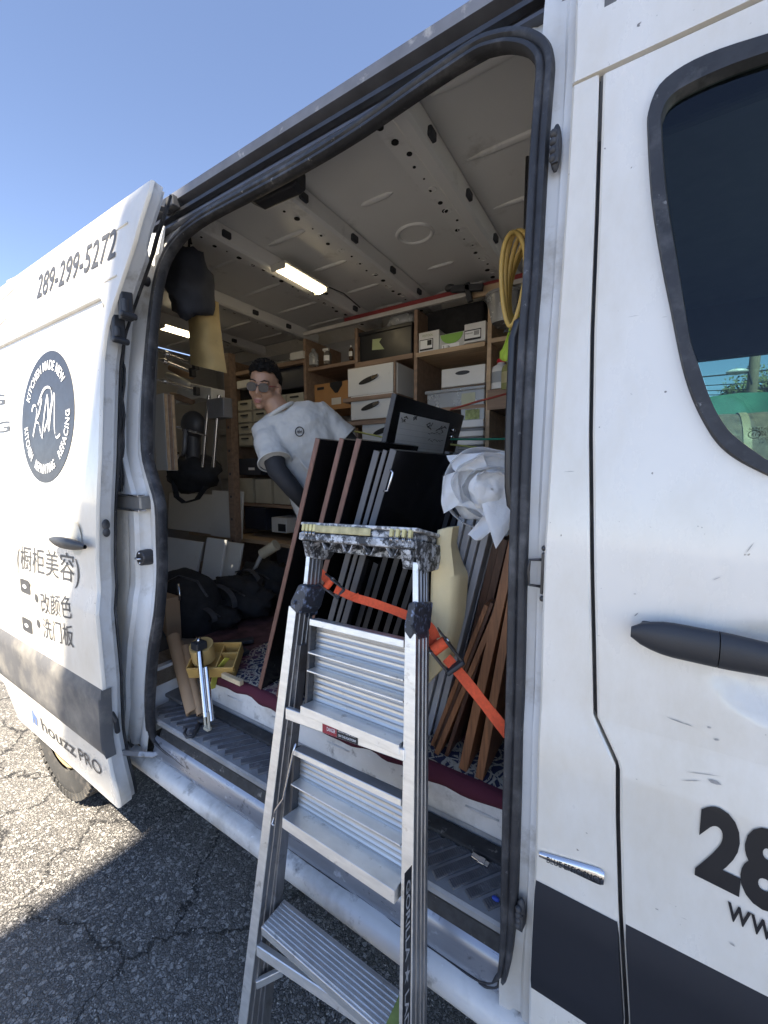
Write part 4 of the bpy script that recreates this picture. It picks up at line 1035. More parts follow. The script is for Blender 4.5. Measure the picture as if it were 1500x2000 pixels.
# foam slab
def foam():
    Lp = [(852, 1036), (843, 1080), (839, 1130), (838, 1180), (834, 1250), (832, 1340)]
    Rp = [(882, 1030), (878, 1065), (883, 1105), (886, 1140), (880, 1210), (866, 1300)]
    Kp = [(897, 1027), (892, 1062), (902, 1094), (915, 1122), (909, 1200), (886, 1290)]
    Y = 1.045
    def res(ps, Y, n=26):
        ps = [at(x, y, 'y', Y) for x, y in ps]; q = []
        for i in range(n+1):
            t = i/n*(len(ps)-1); k = min(int(t), len(ps)-2); q.append(ps[k].lerp(ps[k+1], t-k))
        for _ in range(1): q = [q[0]] + [(q[i-1]+2*q[i]+q[i+1])/4 for i in range(1, len(q)-1)] + [q[-1]]
        return q
    L_, R_, K_ = res(Lp, Y), res(Rp, Y), res(Kp, 1.13)
    rows = []
    for a, b, k in zip(L_, R_, K_):
        rows.append([a+V((0,.010,0)), a*.8+b*.2, (a+b)/2+V((0, -.003, 0)), a*.15+b*.85, b+V((.001,.006,0)), b.lerp(k, .5), k, a.lerp(V((a.x, k.y, a.z)), 1)])
    m = MB(); m.grid(rows, close=True); n = len(rows[0]); m.add(rows[0], [tuple(range(n))]); m.add(rows[-1], [tuple(range(n))])
    solo(m, 'foam_slab', M('yellow_foam', (.80, .67, .40), .9, var=.10, vs=6, bmp=.35, bs=220, dirt=((.62, .47, .24), .58, .8, 5)), 'curled yellow foam slab jammed beside the ladder', 'foam', smooth=True, auto=60)
foam()

# crumpled white packing foam
def wrap():
    c = at(944, 955, 'y', 1.14); s = 1.62/F_PX*.82
    WRAP = bpy.data.materials.new('foam_sheet'); WRAP.use_nodes = True; nt = WRAP.node_tree; b = nt.nodes['Principled BSDF']
    b.inputs['Base Color'].default_value = (.90, .90, .90, 1); b.inputs['Roughness'].default_value = .65
    tc = nn(nt, 'ShaderNodeTexCoord'); bump(nt, b, noise_out(nt, tc.outputs['Object'], 42, 6, .7), .8, .006)
    tl = nn(nt, 'ShaderNodeBsdfTranslucent'); tl.inputs[0].default_value = (.88, .88, .88, 1); mx = nn(nt, 'ShaderNodeMixShader'); mx.inputs[0].default_value = .3
    nt.links.new(b.outputs[0], mx.inputs[1]); nt.links.new(tl.outputs[0], mx.inputs[2]); nt.links.new(mx.outputs[0], nt.nodes['Material Output'].inputs[0])
    t = thing('packing_foam', 'crumpled roll of white packing foam sheet on top of the boards', 'packing foam', c-V((0, 0, .18)))
    rnd = random.Random(4)
    # a loosely wound roll seen end-on, layers opening like petals
    ax_ = (CAM-c).normalized(); ax_ = (ax_+V((.15, -.2, .1))).normalized(); e1 = V((0, 0, 1)); e1 = (e1-ax_*e1.dot(ax_)).normalized(); e2 = ax_.cross(e1)
    def sheet(fn, nu, nv, name='sheet'):
        m = MB(); m.grid([[fn(i/(nu-1), j/(nv-1)) for j in range(nv)] for i in range(nu)]); m.build(name, WRAP, t, smooth=True)
    def spiral(u, v):
        th = u*2*math.pi*3.6 + .6; r = .034 + .092*u
        w_ = .013*mnoise.noise(V((math.cos(th)*.9, math.sin(th)*.9, u*4))) + .004*mnoise.noise(V((math.cos(th)*3.5, math.sin(th)*3.5, u*9)))
        rr = (r + w_)*(1+.10*(1-v)); dep = -.015 + .085*(1-u) - v*.17 + .014*math.sin(th*.5+1)
        return c + V((.012, 0, 0)) + (e1*math.sin(th)*1.0 + e2*math.cos(th)*1.12)*rr + ax_*dep
    sheet(spiral, 260, 12, 'rolled_sheet')
    def core(u, v):
        th = math.pi*(.02+.96*u); ph = 2*math.pi*v; d = V((math.sin(th)*math.cos(ph), math.sin(th)*math.sin(ph), math.cos(th)))
        k = 1+.20*mnoise.noise(d*1.9)+.10*abs(mnoise.noise(d*3.3))
        return c + V((.02, 0, -.004)) + (e2*d.x*.060+e1*d.y*.054+ax_*d.z*.04)*k + ax_*.02
    sheet(core, 30, 40, 'bunched_sheet')
    def back(u, v):
        th = math.pi*(.02+.96*u); ph = 2*math.pi*v; d = V((math.sin(th)*math.cos(ph), math.sin(th)*math.sin(ph), math.cos(th)))
        return c + V((.012, 0, 0)) + (e2*d.x*.112+e1*d.y*.098+ax_*d.z*.05)*(1+.12*mnoise.noise(d*2)) - ax_*.06
    sheet(back, 30, 40, 'bunched_sheet')
    def flap(P4, Y, amp, seed, sag=0):
        P = [at(x, y, 'y', Y+dy) for x, y, dy in P4]
        def fn(u, v):
            p = P[0].lerp(P[1], u).lerp(P[3].lerp(P[2], u), v); k = math.sin(u*4.2+seed)*amp*.5 + math.sin(v*3.1+u*2+seed*2)*amp*.5 + mnoise.noise(V((u*2+seed, v*2, 0)))*amp*.6
            return p + V((.2*k, k, .35*k - sag*math.sin(math.pi*u)*math.sin(math.pi*v)))
        sheet(fn, 24, 20, 'loose_flap')
    flap([(866, 893, .03), (950, 880, .05), (955, 915, .02), (893, 922, .0)], 1.12, .018, 1)
    flap([(867, 1003, .0), (866, 930, .03), (896, 920, .02), (898, 985, .0)], 1.10, .016, 2.2)
    flap([(940, 885, .06), (1012, 880, .09), (1012, 960, .05), (950, 930, .0)], 1.12, .022, 3.1)
    flap([(940, 985, .0), (1010, 955, .04), (1003, 1020, .0), (975, 1066, -.01)], 1.08, .020, 4)
    flap([(918, 1040, .0), (945, 1006, .0), (985, 1015, .0), (940, 1054, -.01)], 1.07, .016, 5)
    flap([(893, 985, .0), (945, 1010, .0), (1000, 1000, .02), (985, 965, .03)], 1.09, .020, 6)
wrap()

# rug
def rug():
    m, nt, b, oc = base('persian_rug')
    sep = nn(nt, 'ShaderNodeSeparateXYZ'); nt.links.new(oc, sep.inputs[0])
    w1 = nn(nt, 'ShaderNodeTexVoronoi', feature='DISTANCE_TO_EDGE'); nt.links.new(oc, w1.inputs[0]); w1.inputs['Scale'].default_value = 26
    w2 = nn(nt, 'ShaderNodeTexVoronoi'); nt.links.new(oc, w2.inputs[0]); w2.inputs['Scale'].default_value = 13
    mg = nn(nt, 'ShaderNodeTexMagic', turbulence_depth=3); nt.links.new(oc, mg.inputs[0]); mg.inputs['Scale'].default_value = 30; mg.inputs['Distortion'].default_value = 1.4
    ring = nn(nt, 'ShaderNodeMath', operation='SINE'); ml = nn(nt, 'ShaderNodeMath', operation='MULTIPLY'); nt.links.new(w2.outputs['Distance'], ml.inputs[0]); ml.inputs[1].default_value = 26; nt.links.new(ml.outputs[0], ring.inputs[0])
    c = mixc(nt, ramp(nt, ring.outputs[0], .35, .6), (.022, .024, .06), (.40, .36, .28))
    c = mixc(nt, ramp(nt, w1.outputs[0], .05, .09, inv=True), c, (.46, .42, .34))
    c = mixc(nt, ramp(nt, mg.outputs['Fac'], .55, .6), c, (.03, .03, .075))
    c = mixc(nt, ramp(nt, noise_out(nt, oc, 4), .52, .62), c, mixc(nt, .75, c, (.16, .035, .05)))
    edge = nn(nt, 'ShaderNodeMath', operation='LESS_THAN'); nt.links.new(sep.outputs[1], edge.inputs[0]); edge.inputs[1].default_value = 1.074
    c = mixc(nt, edge.outputs[0], c, (.085, .014, .030))
    nt.links.new(c, b.inputs['Base Color']); b.inputs['Roughness'].default_value = .95
    bump(nt, b, noise_out(nt, oc, 380, 3), .6, .003)
    mb = MB(); rows = []
    for y, z in ((1.046, .704), (1.047, .720), (1.052, .742), (1.066, .748), (1.2, .747), (1.5, .747), (2.1, .746)):
        rows.append([(x, y + (.004*math.sin(x*23)+.003*math.sin(x*51) if y < 1.1 else 0), z + (.006*math.sin(x*17)+.004*math.sin(x*41) if z < .73 else 0)) for x in np.linspace(-1.62, -.14, 60)])
    mb.grid(rows); o = mb.build('rug', m, smooth=True, auto=60)
    sm = o.modifiers.new('thick', 'SOLIDIFY'); sm.thickness = .006; sm.offset = -1
    tag(o, 'navy and cream floral rug with magenta border on the van floor', 'rug')
    mb = MB(); mb.grid([[(x, y, .740+.004*math.sin(x*9+y*7)) for x in np.linspace(-3.4, -1.62, 20)] for y in (1.25, 1.6, 2.15)])
    o = mb.build('rug', MATS.get('rug2') or M('old_red_rug', (.10, .045, .045), .95, var=.5, vs=16, bmp=.4, bs=200), smooth=True); tag(o, 'dark reddish rug deeper inside the van beside the bags', 'rug')
rug()

# ------------------------------------------------------------------ shelving along the far wall
SY = 2.25
def shelving():
    U = thing('shelving_unit', 'plywood shelving unit fixed along the far wall of the van', 'shelving', (-1.9, 2.45, .73))
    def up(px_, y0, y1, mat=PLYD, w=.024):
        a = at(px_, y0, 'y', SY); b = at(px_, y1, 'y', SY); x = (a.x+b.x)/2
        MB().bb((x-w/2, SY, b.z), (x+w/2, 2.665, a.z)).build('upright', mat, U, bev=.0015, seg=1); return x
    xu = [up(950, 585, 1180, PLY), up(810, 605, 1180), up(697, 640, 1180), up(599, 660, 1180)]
    a = at(452, 735, 'y', SY); MB().bb((a.x-.03, SY, .735), (a.x+.03, 2.665, 2.56)).build('upright', PLYD, U, bev=.0015, seg=1)
    xu.append(a.x)
    def sh(p0, p1, th, mat=PLY, inset=0, name='shelf', dep=.40):
        a = at(*p0, 'y', SY+inset); b = at(*p1, 'y', SY+inset); z = (a.z+b.z)/2
        MB().bb((a.x, SY-.002+inset, z-th), (b.x, SY+dep, z)).build(name, mat, U, bev=.0015, seg=1); return z
    sh((812, 692), (947, 664), .026)
    sh((952, 664), (1040, 645), .024)
    sh((862, 752), (947, 744), .024, PLYD, .12, dep=.28)
    sh((952, 764), (1040, 750), .11, PLYD, name='shelf_front')
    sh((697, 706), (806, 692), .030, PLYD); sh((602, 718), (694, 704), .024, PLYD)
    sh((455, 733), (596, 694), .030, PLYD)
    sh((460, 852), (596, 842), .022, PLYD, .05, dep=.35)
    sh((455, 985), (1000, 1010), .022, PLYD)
    a = at(320, 1040, 'y', SY-.10); b = at(575, 1050, 'y', SY-.10)
    MB().bb((-3.45, SY-.12, (a.z+b.z)/2-.03), (-1.2, 2.66, (a.z+b.z)/2)).build('long_shelf', PLY, U, bev=.002)
    sh((812, 800), (947, 790), .02, PLYD, .02)
    # top rail with red edge
    z = at(893, 580, 'y', SY).z
    MB().bb((-2.1, SY-.01, z-.012), (-.45, SY+.012, z+.012)).build('top_rail', M('rail_white', (.5, .48, .46), .5), U)
    MB().bb((-1.75, SY+.02, z+.02), (-.50, SY+.045, z+.05)).build('red_trim', M('red_trim', (.22, .025, .03), .6), U)
    p = at(949, 568, 'y', SY-.004); MB().box(p, (.16, .02, .05)).build('cleat', PLY, U, bev=.002)
shelving()

def boxat(p0, p1, Y, depth, name, mat, label, cat, bev=.003, group=None, **kw):
    a = at(*p0, 'y', Y); b = at(*p1, 'y', Y)
    m = MB(); m.bb((min(a.x, b.x), Y, min(a.z, b.z)), (max(a.x, b.x), Y+depth, max(a.z, b.z)))
    o = solo(m, name, mat, label, cat, group, bev=bev, **kw); return o, V((min(a.x, b.x), Y, min(a.z, b.z))), V((max(a.x, b.x), Y, max(a.z, b.z)))
def face_rect(o, lo, hi, r, mat, name, lift=.0025, th=.002):   # r: fractions (x0,z0,x1,z1) of the front face
    d = hi-lo; m = MB(); m.bb((lo.x+d.x*r[0], lo.y-lift, lo.z+d.z*r[1]), (lo.x+d.x*r[2], lo.y-lift+th, lo.z+d.z*r[3])); return m.build(name, mat, o)
def face_text(o, lo, hi, x, z, h, body, mat=INK):
    d = hi-lo; vs, fs = text_mesh(body, h/.7); m = MB(); m.add([(lo.x+d.x*x+u, lo.y-.006, lo.z+d.z*z+v) for u, v in vs], fs); m.build('lettering', mat, o, fix=False)

def drawers():
    G = 'white drawer boxes with slot handles'
    labs = ('white drawer box with dark slot handle, topmost of the stack', 'white drawer box with dark slot handle, under the topmost one', 'white drawer box with dark slot handle, lowest of the stack')
    for k, (p0, p1) in enumerate((((678, 731), (771, 766)), ((684, 784), (771, 816)), ((706, 833), (800, 862)))):
        Y = SY-.10
        a = at(*p0, 'y', Y); b = at(*p1, 'y', Y)
        zc = (at(p0[0], p0[1]+2, 'y', Y).z); 
        t = thing('drawer_box', labs[k], 'drawer', ((a.x+b.x)/2, Y+.2, b.z-.03), G)
        x0, x1, z0, z1 = a.x, b.x, b.z, a.z+.035
        MB().bb((x0, Y+.006, z0), (x1, Y+.40, z1)).build('body', PLYD, t, bev=.002)
        MB().bb((x0+.006, Y, z0+.006), (x1-.012, Y+.005, z1-.006)).build('front', WHITEB, t, bev=.002)
        MB().bb((x1+.001, Y+.02, z0+.004), (x1+.006, Y+.40, z1-.008)).build('side', WHITEB, t)
        MB().bb((x0-.03, Y-.01, z0-.03), (x1+.012, Y+.40, z0-.004)).build('runner', PLYD, t, bev=.002)
        c = V(((x0*.53+x1*.47), Y-.003, z0+(z1-z0)*.52)); m = MB()
        n = 14; L = (x1-x0)*.21
        poly = [c+V((L*math.cos(q)*(1 if abs(math.cos(q)) > .2 else 1), 0, .017*math.sin(q)+.018*math.cos(q))) for q in np.linspace(0, 6.283, 24, endpoint=False)]
        m.prism(poly, (0, .002, 0)); s = m.build('slot', M('slot_dark', (.015, .014, .013), .5), t)
        m = MB(); m.bar(c+V((L*.35, -.006, .004)), c+V((L*1.0, -.006, .020)), .018, .006, up=(0,1,0)); m.build('pull', STEEL, t, bev=.002)
drawers()

def shelf_stuff():
    # cartons on the upper shelf
    o, lo, hi = boxat((818, 651), (857, 683), SY+.01, .25, 'carton', WHITEP, 'white carton with black printed tool label beside a lime green tab', 'carton', group='white cartons on the upper shelf')
    face_rect(o, lo, hi, (.06, .08, .72, .62), INK, 'label_border'); face_rect(o, lo, hi, (.09, .16, .69, .58), WHITEINK, 'label', .004); face_rect(o, lo, hi, (.45, .3, .66, .55), INK, 'tool_picture', .0055); face_text(o, lo, hi, .2, .74, .012, 'FESTOOL', M('olive_ink', (.25, .3, .15), .6))
    o, lo, hi = boxat((907, 634), (948, 664), SY+.012, .25, 'carton', WHITEP, 'white carton with barcode label at the right of the upper shelf', 'carton', group='white cartons on the upper shelf')
    face_rect(o, lo, hi, (.02, .12, .8, .66), INK, 'label_border'); face_rect(o, lo, hi, (.05, .22, .77, .60), WHITEINK, 'label', .004)
    for k in range(7): face_rect(o, lo, hi, (.48+.035*k, .34, .495+.035*k, .56), INK, 'barcode', .0055)
    face_text(o, lo, hi, .08, .44, .010, 'Festool')
    # notched open tray with a lime lining
    o, lo, hi = boxat((858, 655), (907, 676), SY+.02, .2, 'carton', M('grey_carton', (.48, .48, .47), .6), 'low grey carton with handwritten numbers and lime green lining', 'carton')
    c = (lo+hi)/2; m = MB(); m.prism([V((c.x+.07*math.cos(q), lo.y-.004, hi.z-.004+.055*math.sin(q))) for q in np.linspace(math.pi, 2*math.pi, 14)], (0, .004, 0)); m.build('lining', M('lime', (.22, .42, .08), .6), o)
    face_rect(o, lo, hi, (.12, .05, .8, .32), WHITEINK, 'tape'); face_text(o, lo, hi, .15, .06, .016, '3  16')
    # dark tool case in the upper bay
    o, lo, hi = boxat((822, 612), (944, 645), SY+.14, .22, 'tool_case', BLACKCL, 'black soft tool case at the back of the upper shelf', 'case', bev=.02, seg=3)
    # dark bin with a green tag
    o, lo, hi = boxat((702, 652), (804, 698), SY+.02, .33, 'storage_bin', DARKBIN, 'black storage bin with a torn pale green tag', 'bin', bev=.008)
    d = hi-lo; MB().add([lo+V((d.x*x, -.003, d.z*z)) for x, z in ((.26,.42),(.50,.38),(.40,.62),(.45,.72),(.27,.74))], [(0,1,2,3,4)]).build('tag', M('pale_green', (.38, .44, .24), .7), o)
    m = MB(); m.bb((lo.x-.006, lo.y-.008, hi.z-.02), (hi.x+.006, lo.y+.32, hi.z+.004)); m.build('rim', DARKBIN, o, bev=.004)
    # clear bag on the bin
    m = MB(); c = at(790, 640, 'y', SY+.12); rows = []
    for i in range(13):
        u = math.pi*i/12; rows.append([c+V((math.sin(u)*math.cos(p)*.12, math.sin(u)*math.sin(p)*.1, math.cos(u)*.07+.02))*1.0+V((0,0,0)) + V((1,1,1))*.02*mnoise.noise(V((i, p*2, 3))) for p in np.linspace(0, 6.283, 18, endpoint=False)])
    m.grid(rows, close=True); solo(m, 'plastic_bag', CLEARP, 'clear crumpled plastic bag lying on the black bin', 'bag', smooth=True)
    # bottles
    def bottle(px_, ytop, ybot, r, mat, lab, capm, Y=SY+.05, spray=False, lb=None):
        b = at(px_, ybot, 'y', Y); tz = at(px_, ytop, 'y', Y).z; h = tz-b.z
        t = thing('bottle', lab, 'bottle', b)
        pr = [(0, .001), (0, r), (.62*h, r), (.74*h, r*.85), (.84*h, r*.38), (.90*h, r*.36)]
        rows = [[b+V((rr*math.cos(q), rr*math.sin(q), z)) for q in np.linspace(0, 6.283, 18, endpoint=False)] for z, rr in pr]
        MB().grid(rows, close=True).build('body', mat, t, smooth=True, auto=50)
        m = MB(); m.cyl(b+V((0,0,.88*h)), b+V((0,0,h)), r*.45, r*.42, 12)
        if spray: m.box(b+V((-r*.5, 0, h*1.0)), (r*1.8, r*.6, r*.55)); m.bar(b+V((-r*1.1, 0, h*.98)), b+V((-r*.9, 0, h*.84)), .006, .01)
        m.build('cap', capm, t, smooth=True, auto=40)
        if lb:
            rows = [[b+V((r*1.02*math.cos(q), r*1.02*math.sin(q), z)) for q in np.linspace(-2.6, -.4, 12)] for z in (.2*h, .55*h)]; MB().grid(rows).build('label', lb, t, smooth=True)
    bottle(613, 682, 714, .035, CLEARP, 'clear wide bottle on the middle shelf behind the man', CLEARP)
    bottle(640, 682, 712, .028, M('smoke_plastic', (.12, .11, .10), .3), 'dark spray bottle with white trigger on the middle shelf', WHITEP, spray=True, lb=WHITEINK)
    bottle(686, 675, 702, .016, M('brown_glass', (.06, .035, .02), .25), 'small brown dropper bottle with white label', WHITEINK, lb=WHITEINK)
    bottle(978, 702, 762, .060, WHITEP, 'white jug with red cap on the right hand shelf', M('red_cap', (.45, .02, .03), .4), Y=SY+.06, lb=M('label_grey', (.3, .32, .34), .5))
    bottle(994, 700, 762, .045, M('olive_plastic', (.22, .23, .08), .5), 'olive green bottle beside the red capped jug', WHITEP, Y=SY+.03, lb=M('label_tan', (.4, .36, .2), .5))
    # clear tub up on the right
    b = at(985, 634, 'y', SY+.05); tz = at(985, 582, 'y', SY+.05).z
    m = MB(); m.cyl(b, V((b.x, b.y, tz)), .075, .10, 20); m.cyl(V((b.x, b.y, tz)), V((b.x, b.y, tz+.015)), .108, .108, 20); solo(m, 'plastic_tub', CLEARP, 'round clear plastic tub on the top shelf by the hose', 'tub', smooth=True, auto=40)
    # orange brown box with notched lid
    o, lo, hi = boxat((614, 752), (690, 796), SY+.03, .3, 'notched_box', M('orange_card', (.34, .17, .06), .8, var=.1), 'orange brown open box with notched front behind the man', 'box', bev=.002)
    d = hi-lo; m = MB(); m.add([lo+V((d.x*x, -.002, d.z*z)) for x, z in ((.42,1.001),(.42,.86),(.55,.60),(.62,.60),(.74,.86),(.74,1.001))], [(0,1,2,3,4,5)]); m.build('notch', DARKBIN, o)
    face_rect(o, lo, hi, (.46, .18, .70, .42), M('paper', (.55, .5, .42), .8), 'label'); face_rect(o, lo, hi, (.08, .78, .26, .88), DARKBIN, 'slot')
    # white tray with slot, clear bin, stacked white boxes
    o, lo, hi = boxat((862, 722), (947, 748), SY+.10, .25, 'tray', WHITEP, 'pale plastic tray with oval hand slot in the middle bay', 'tray', bev=.006)
    m = MB(); c = lo+(hi-lo)*.5; m.prism([V((c.x+.035*math.cos(q)*1.3, lo.y-.003, c.z+.02+.012*math.sin(q))) for q in np.linspace(0, 6.283, 20, endpoint=False)], (0, .003, 0)); m.build('slot', DARKBIN, o)
    o, lo, hi = boxat((834, 770), (946, 790), SY+.03, .3, 'clear_bin', CLEARP, 'clear plastic bin with pale lid and scraps inside', 'bin', bev=.006)
    m = MB(); m.bb((lo.x-.01, lo.y-.01, hi.z-.004), (hi.x+.004, lo.y+.3, hi.z+.016)); m.build('lid', CLEARP, o, bev=.004); face_rect(o, lo, hi, (.62, .1, .85, .8), M('pale_print', (.45, .47, .35), .7), 'scrap')
    o, lo, hi = boxat((900, 796), (946, 820), SY+.02, .3, 'clear_bin', CLEARP, 'small clear bin with green leaf print below the lidded bin', 'bin', bev=.004)
    face_rect(o, lo, hi, (.2, .1, .8, .8), M('leaf_print', (.25, .30, .12), .7, var=.5, vs=40), 'print')
    for k, (y0, y1) in enumerate(((822, 833), (843, 851), (860, 868))):
        boxat((893, y0), (944, y1), SY-.02, .3, 'white_case', WHITEP, ('flat white case, top one of three on the lower bay', 'flat white case, middle one of three on the lower bay', 'flat white case, bottom one of three on the lower bay')[k], 'case', group='flat white cases')
        boxat((894, y1), (944, y1+9), SY+.0, .28, 'grey_case', M('grey_plastic', (.16, .17, .18), .5), ('thin grey insert under the top white case', 'thin grey insert under the middle white case', 'thin grey insert under the bottom white case')[k], 'case', group='grey inserts')
    # rear bays: bins and small-part drawers left of the man
    boxat((530, 708), (596, 755), SY+.04, .32, 'storage_bin', NAVY, 'big navy bin behind the head of the man', 'bin', bev=.006)
    boxat((468, 760), (530, 840), SY+.06, .3, 'storage_bin', DARKBIN, 'dark bin in shadow beside the clamps', 'bin', bev=.006)
    boxat((462, 745), (492, 755), SY-.01, .1, 'paper_scrap', WHITEB, 'pale folded paper stuck under the rear shelf', 'paper')
    boxat((566, 690), (592, 699), SY-.02, .02, 'shelf_tag', WHITEB, 'small white tag on the rear shelf edge', 'tag')
    rnd = random.Random(11)
    cab = thing('parts_cabinet', 'cream small parts cabinet with rows of little drawers behind the man', 'cabinet', (at(500, 850, 'y', SY).x, SY+.2, at(500, 865, 'y', SY).z))
    a = at(462, 783, 'y', SY); b = at(596, 866, 'y', SY); MB().bb((a.x, SY+.012, b.z), (b.x, SY+.32, a.z)).build('case', M('cream_case', (.30, .28, .23), .6), cab, bev=.003)
    for r_ in range(4):
        for c_ in range(4):
            x0 = a.x+(b.x-a.x)*(c_+.06)/4; x1 = a.x+(b.x-a.x)*(c_+.94)/4; z0 = b.z+(a.z-b.z)*(r_+.08)/4; z1 = b.z+(a.z-b.z)*(r_+.92)/4
            d_ = MB().bb((x0, SY, z0), (x1, SY+.02, z1)).build('drawer', M('cream_drawer', (.40, .375, .30), .5, var=.1), cab, bev=.003); MB().box(((x0+x1)/2, SY-.006, z0+(z1-z0)*.7), ((x1-x0)*.5, .012, .012)).build('pull', DARKBIN, d_, bev=.003)
    o, lo, hi = boxat((462, 896), (510, 928), SY+.02, .3, 'storage_bin', NAVY, 'navy bin with small white label on the lower rear shelf', 'bin', bev=.005); face_rect(o, lo, hi, (.5, .3, .75, .45), WHITEINK, 'label')
    for k in range(4):
        x0 = 462+k*36
        boxat((x0, 934+2*k), (x0+32, 982+2*k), SY+.02, .3, 'drawer_case', M('cream_drawer', (.40, .375, .30), .5), ('cream drawer case under the navy bin', 'cream drawer case second along the lower rear shelf', 'cream drawer case beside the elbow of the man', 'cream drawer case nearest the brown edged panels')[k], 'drawer', group='cream drawer cases')
    o, lo, hi = boxat((478, 990), (520, 1036), SY-.02, .3, 'storage_bin', NAVY, 'tall dark bin standing on the long plank', 'bin', bev=.004)
    o, lo, hi = boxat((530, 1010), (560, 1042), SY-.04, .25, 'cardboard_box', WHITEB, 'small white box with dark window on the long plank', 'box', bev=.003); face_rect(o, lo, hi, (.45, .1, .95, .6), DARKBIN, 'window')
    # yellow hose coil on the hook at the right
    h = at(1022, 545, 'y', 1.55); YH = M('yellow_hose', (.58, .40, .12), .5, var=.1)
    t = thing('hose_coil', 'coiled yellow air hose hanging by the door pillar', 'hose', h-V((0, 0, .3)))
    for k in range(5):
        m = MB(); cx = h.x+.012*k-.02; cy = h.y+.03*(k-2)
        m.tube([V((cx+(.040+.012*k)*math.cos(q), cy+.02*math.sin(2*q+k), h.z-.02+(.155+.008*k)*math.sin(q))) for q in np.linspace(0, 6.283, 30, endpoint=False)], .0085, 8, closed=True, caps=False); m.build('loop', YH, t, smooth=True)
    MB().tube([(h.x, h.y, 2.74), (h.x, h.y, h.z+.12), (h.x+.02, h.y-.03, h.z+.10), (h.x+.02, h.y-.06, h.z+.14)], .006, 8).build('hook', DARKM, t, smooth=True)
    MB().tube([(h.x-.02, h.y+.04, h.z-.02), (h.x-.03, h.y+.05, at(1000, 640, 'y', 1.60).z)], .005, 6).build('hanging_cord', DARKM, t, smooth=True)
    # lime green work shirt
    m = MB(); rows = []
    for i in range(16):
        v = i/15; row = []
        for j in range(14):
            u = j/13
            xl = 1000-26*v**1.4 if v < .85 else 976; p = at(xl+(1030-xl)*u, 612+88*v+6*math.sin(u*7), 'y', 1.60+.03*math.sin(u*9+v*3)+.02*math.sin(u*17)); row.append(p)
        rows.append(row)
    m.grid(rows); o = solo(m, 'work_shirt', GREEN, 'lime green work shirt hanging under the yellow hose', 'shirt', smooth=True); sm_ = o.modifiers.new('thick', 'SOLIDIFY'); sm_.thickness = .004
    vs, fs = text_mesh('ALWAYS', .022); p = at(988, 655, 'y', 1.585); MB().add([p+V((u, -.03, v)) for u, v in vs], fs).build('print', INK, o, fix=False)
    # cords across the boards
    for nm, lab, cc, pts in (('cord', 'red elastic cord stretched across the shelves', (.30, .05, .03), [(880, 800), (930, 785), (1005, 765)]), ('cord', 'green cord tied across above the foam wrap', (.02, .22, .14), [(880, 858), (940, 858), (1005, 857)]), ('cord', 'yellowish cord above the dark frames', (.42, .42, .12), [(690, 842), (730, 850), (760, 857)]), ('cord', 'yellowish cord sagging to the foam wrap', (.40, .42, .14), [(880, 868), (930, 874), (1000, 884)])):
        m = MB(); m.tube([at(x, y, 'y', 1.9) for x, y in pts], .005, 6); solo(m, nm, M('cord_'+str(cc[0])+str(cc[1]), cc, .7), lab, 'cord', smooth=True)
    # clamp on the top rail
    c = at(912, 565, 'y', SY-.06); m = MB(); m.bar(c+V((-.09, 0, .02)), c+V((.09, 0, -.01)), .03, .035); m.bar(c+V((0, 0, .03)), c+V((.02, 0, -.07)), .03, .03); m.ell(c+V((-.10, 0, .03)), (.03, .02, .02)); solo(m, 'spring_clamp', BLACKP, 'black spring clamp on the top shelf rail', 'clamp', bev=.004)
shelf_stuff()

# ------------------------------------------------------------------ ceiling lamps (lit)
def lamp(cpx, lab, L=.34):
    zc = 2.695; c = at(*cpx, 'z', zc)
    t = thing('ceiling_lamp', lab, 'lamp', c, 'warm strip lamps on the ceiling')
    m = MB(); m.bb((c.x-.055, c.y-L/2, zc+.004), (c.x+.055, c.y+L/2, zc+.016)); m.build('housing', M('lamp_white', (.55, .54, .5), .4), t, bev=.004)
    m = MB(); n = 10
    rows = [[(c.x+.040*math.cos(q), y, zc+.004-.026*math.sin(q)) for q in np.linspace(0, math.pi, n)] for y in (c.y-L/2+.012, c.y+L/2-.012)]
    m.grid(rows); m.add(rows[0], [tuple(range(n))]); m.add(rows[1], [tuple(range(n))])
    e, nt, b, oc = base('lamp_glow') if 'lamp_glow' not in MATS else (MATS['lamp_glow'], None, None, None)
    if nt:
        MATS['lamp_glow'] = e; b.inputs['Base Color'].default_value = (.8, .75, .6, 1); b.inputs['Emission Color'].default_value = (1, .82, .52, 1)
        wv = nn(nt, 'ShaderNodeTexWave', bands_direction='Y'); nt.links.new(oc, wv.inputs[0]); wv.inputs['Scale'].default_value = 14
        mr = nn(nt, 'ShaderNodeMapRange'); nt.links.new(wv.outputs['Fac'], mr.inputs[0]); mr.inputs[3].default_value = 1.3; mr.inputs[4].default_value = 3.6; nt.links.new(mr.outputs[0], b.inputs['Emission Strength'])
    m.build('tube', e, t, smooth=True, auto=50)
    for s in (-1, 1): MB().box((c.x, c.y+s*(L/2-.004), zc-.004), (.095, .014, .03)).build('end_cap', M('lamp_white', (.55, .54, .5), .4), t, bev=.003)
    m = MB(); m.tube([(c.x+.05, c.y+L/2, zc+.01), (c.x+.07, c.y+L/2+.12, zc+.012), (c.x+.03, c.y+L/2+.34, zc+.012)], .004, 6); m.build('cable', BLACKP, t, smooth=True)
lamp((588, 545), 'warm lit strip lamp on the ceiling above the man')
lamp((352, 648), 'warm lit strip lamp half hidden behind the tan paper bag', .30)

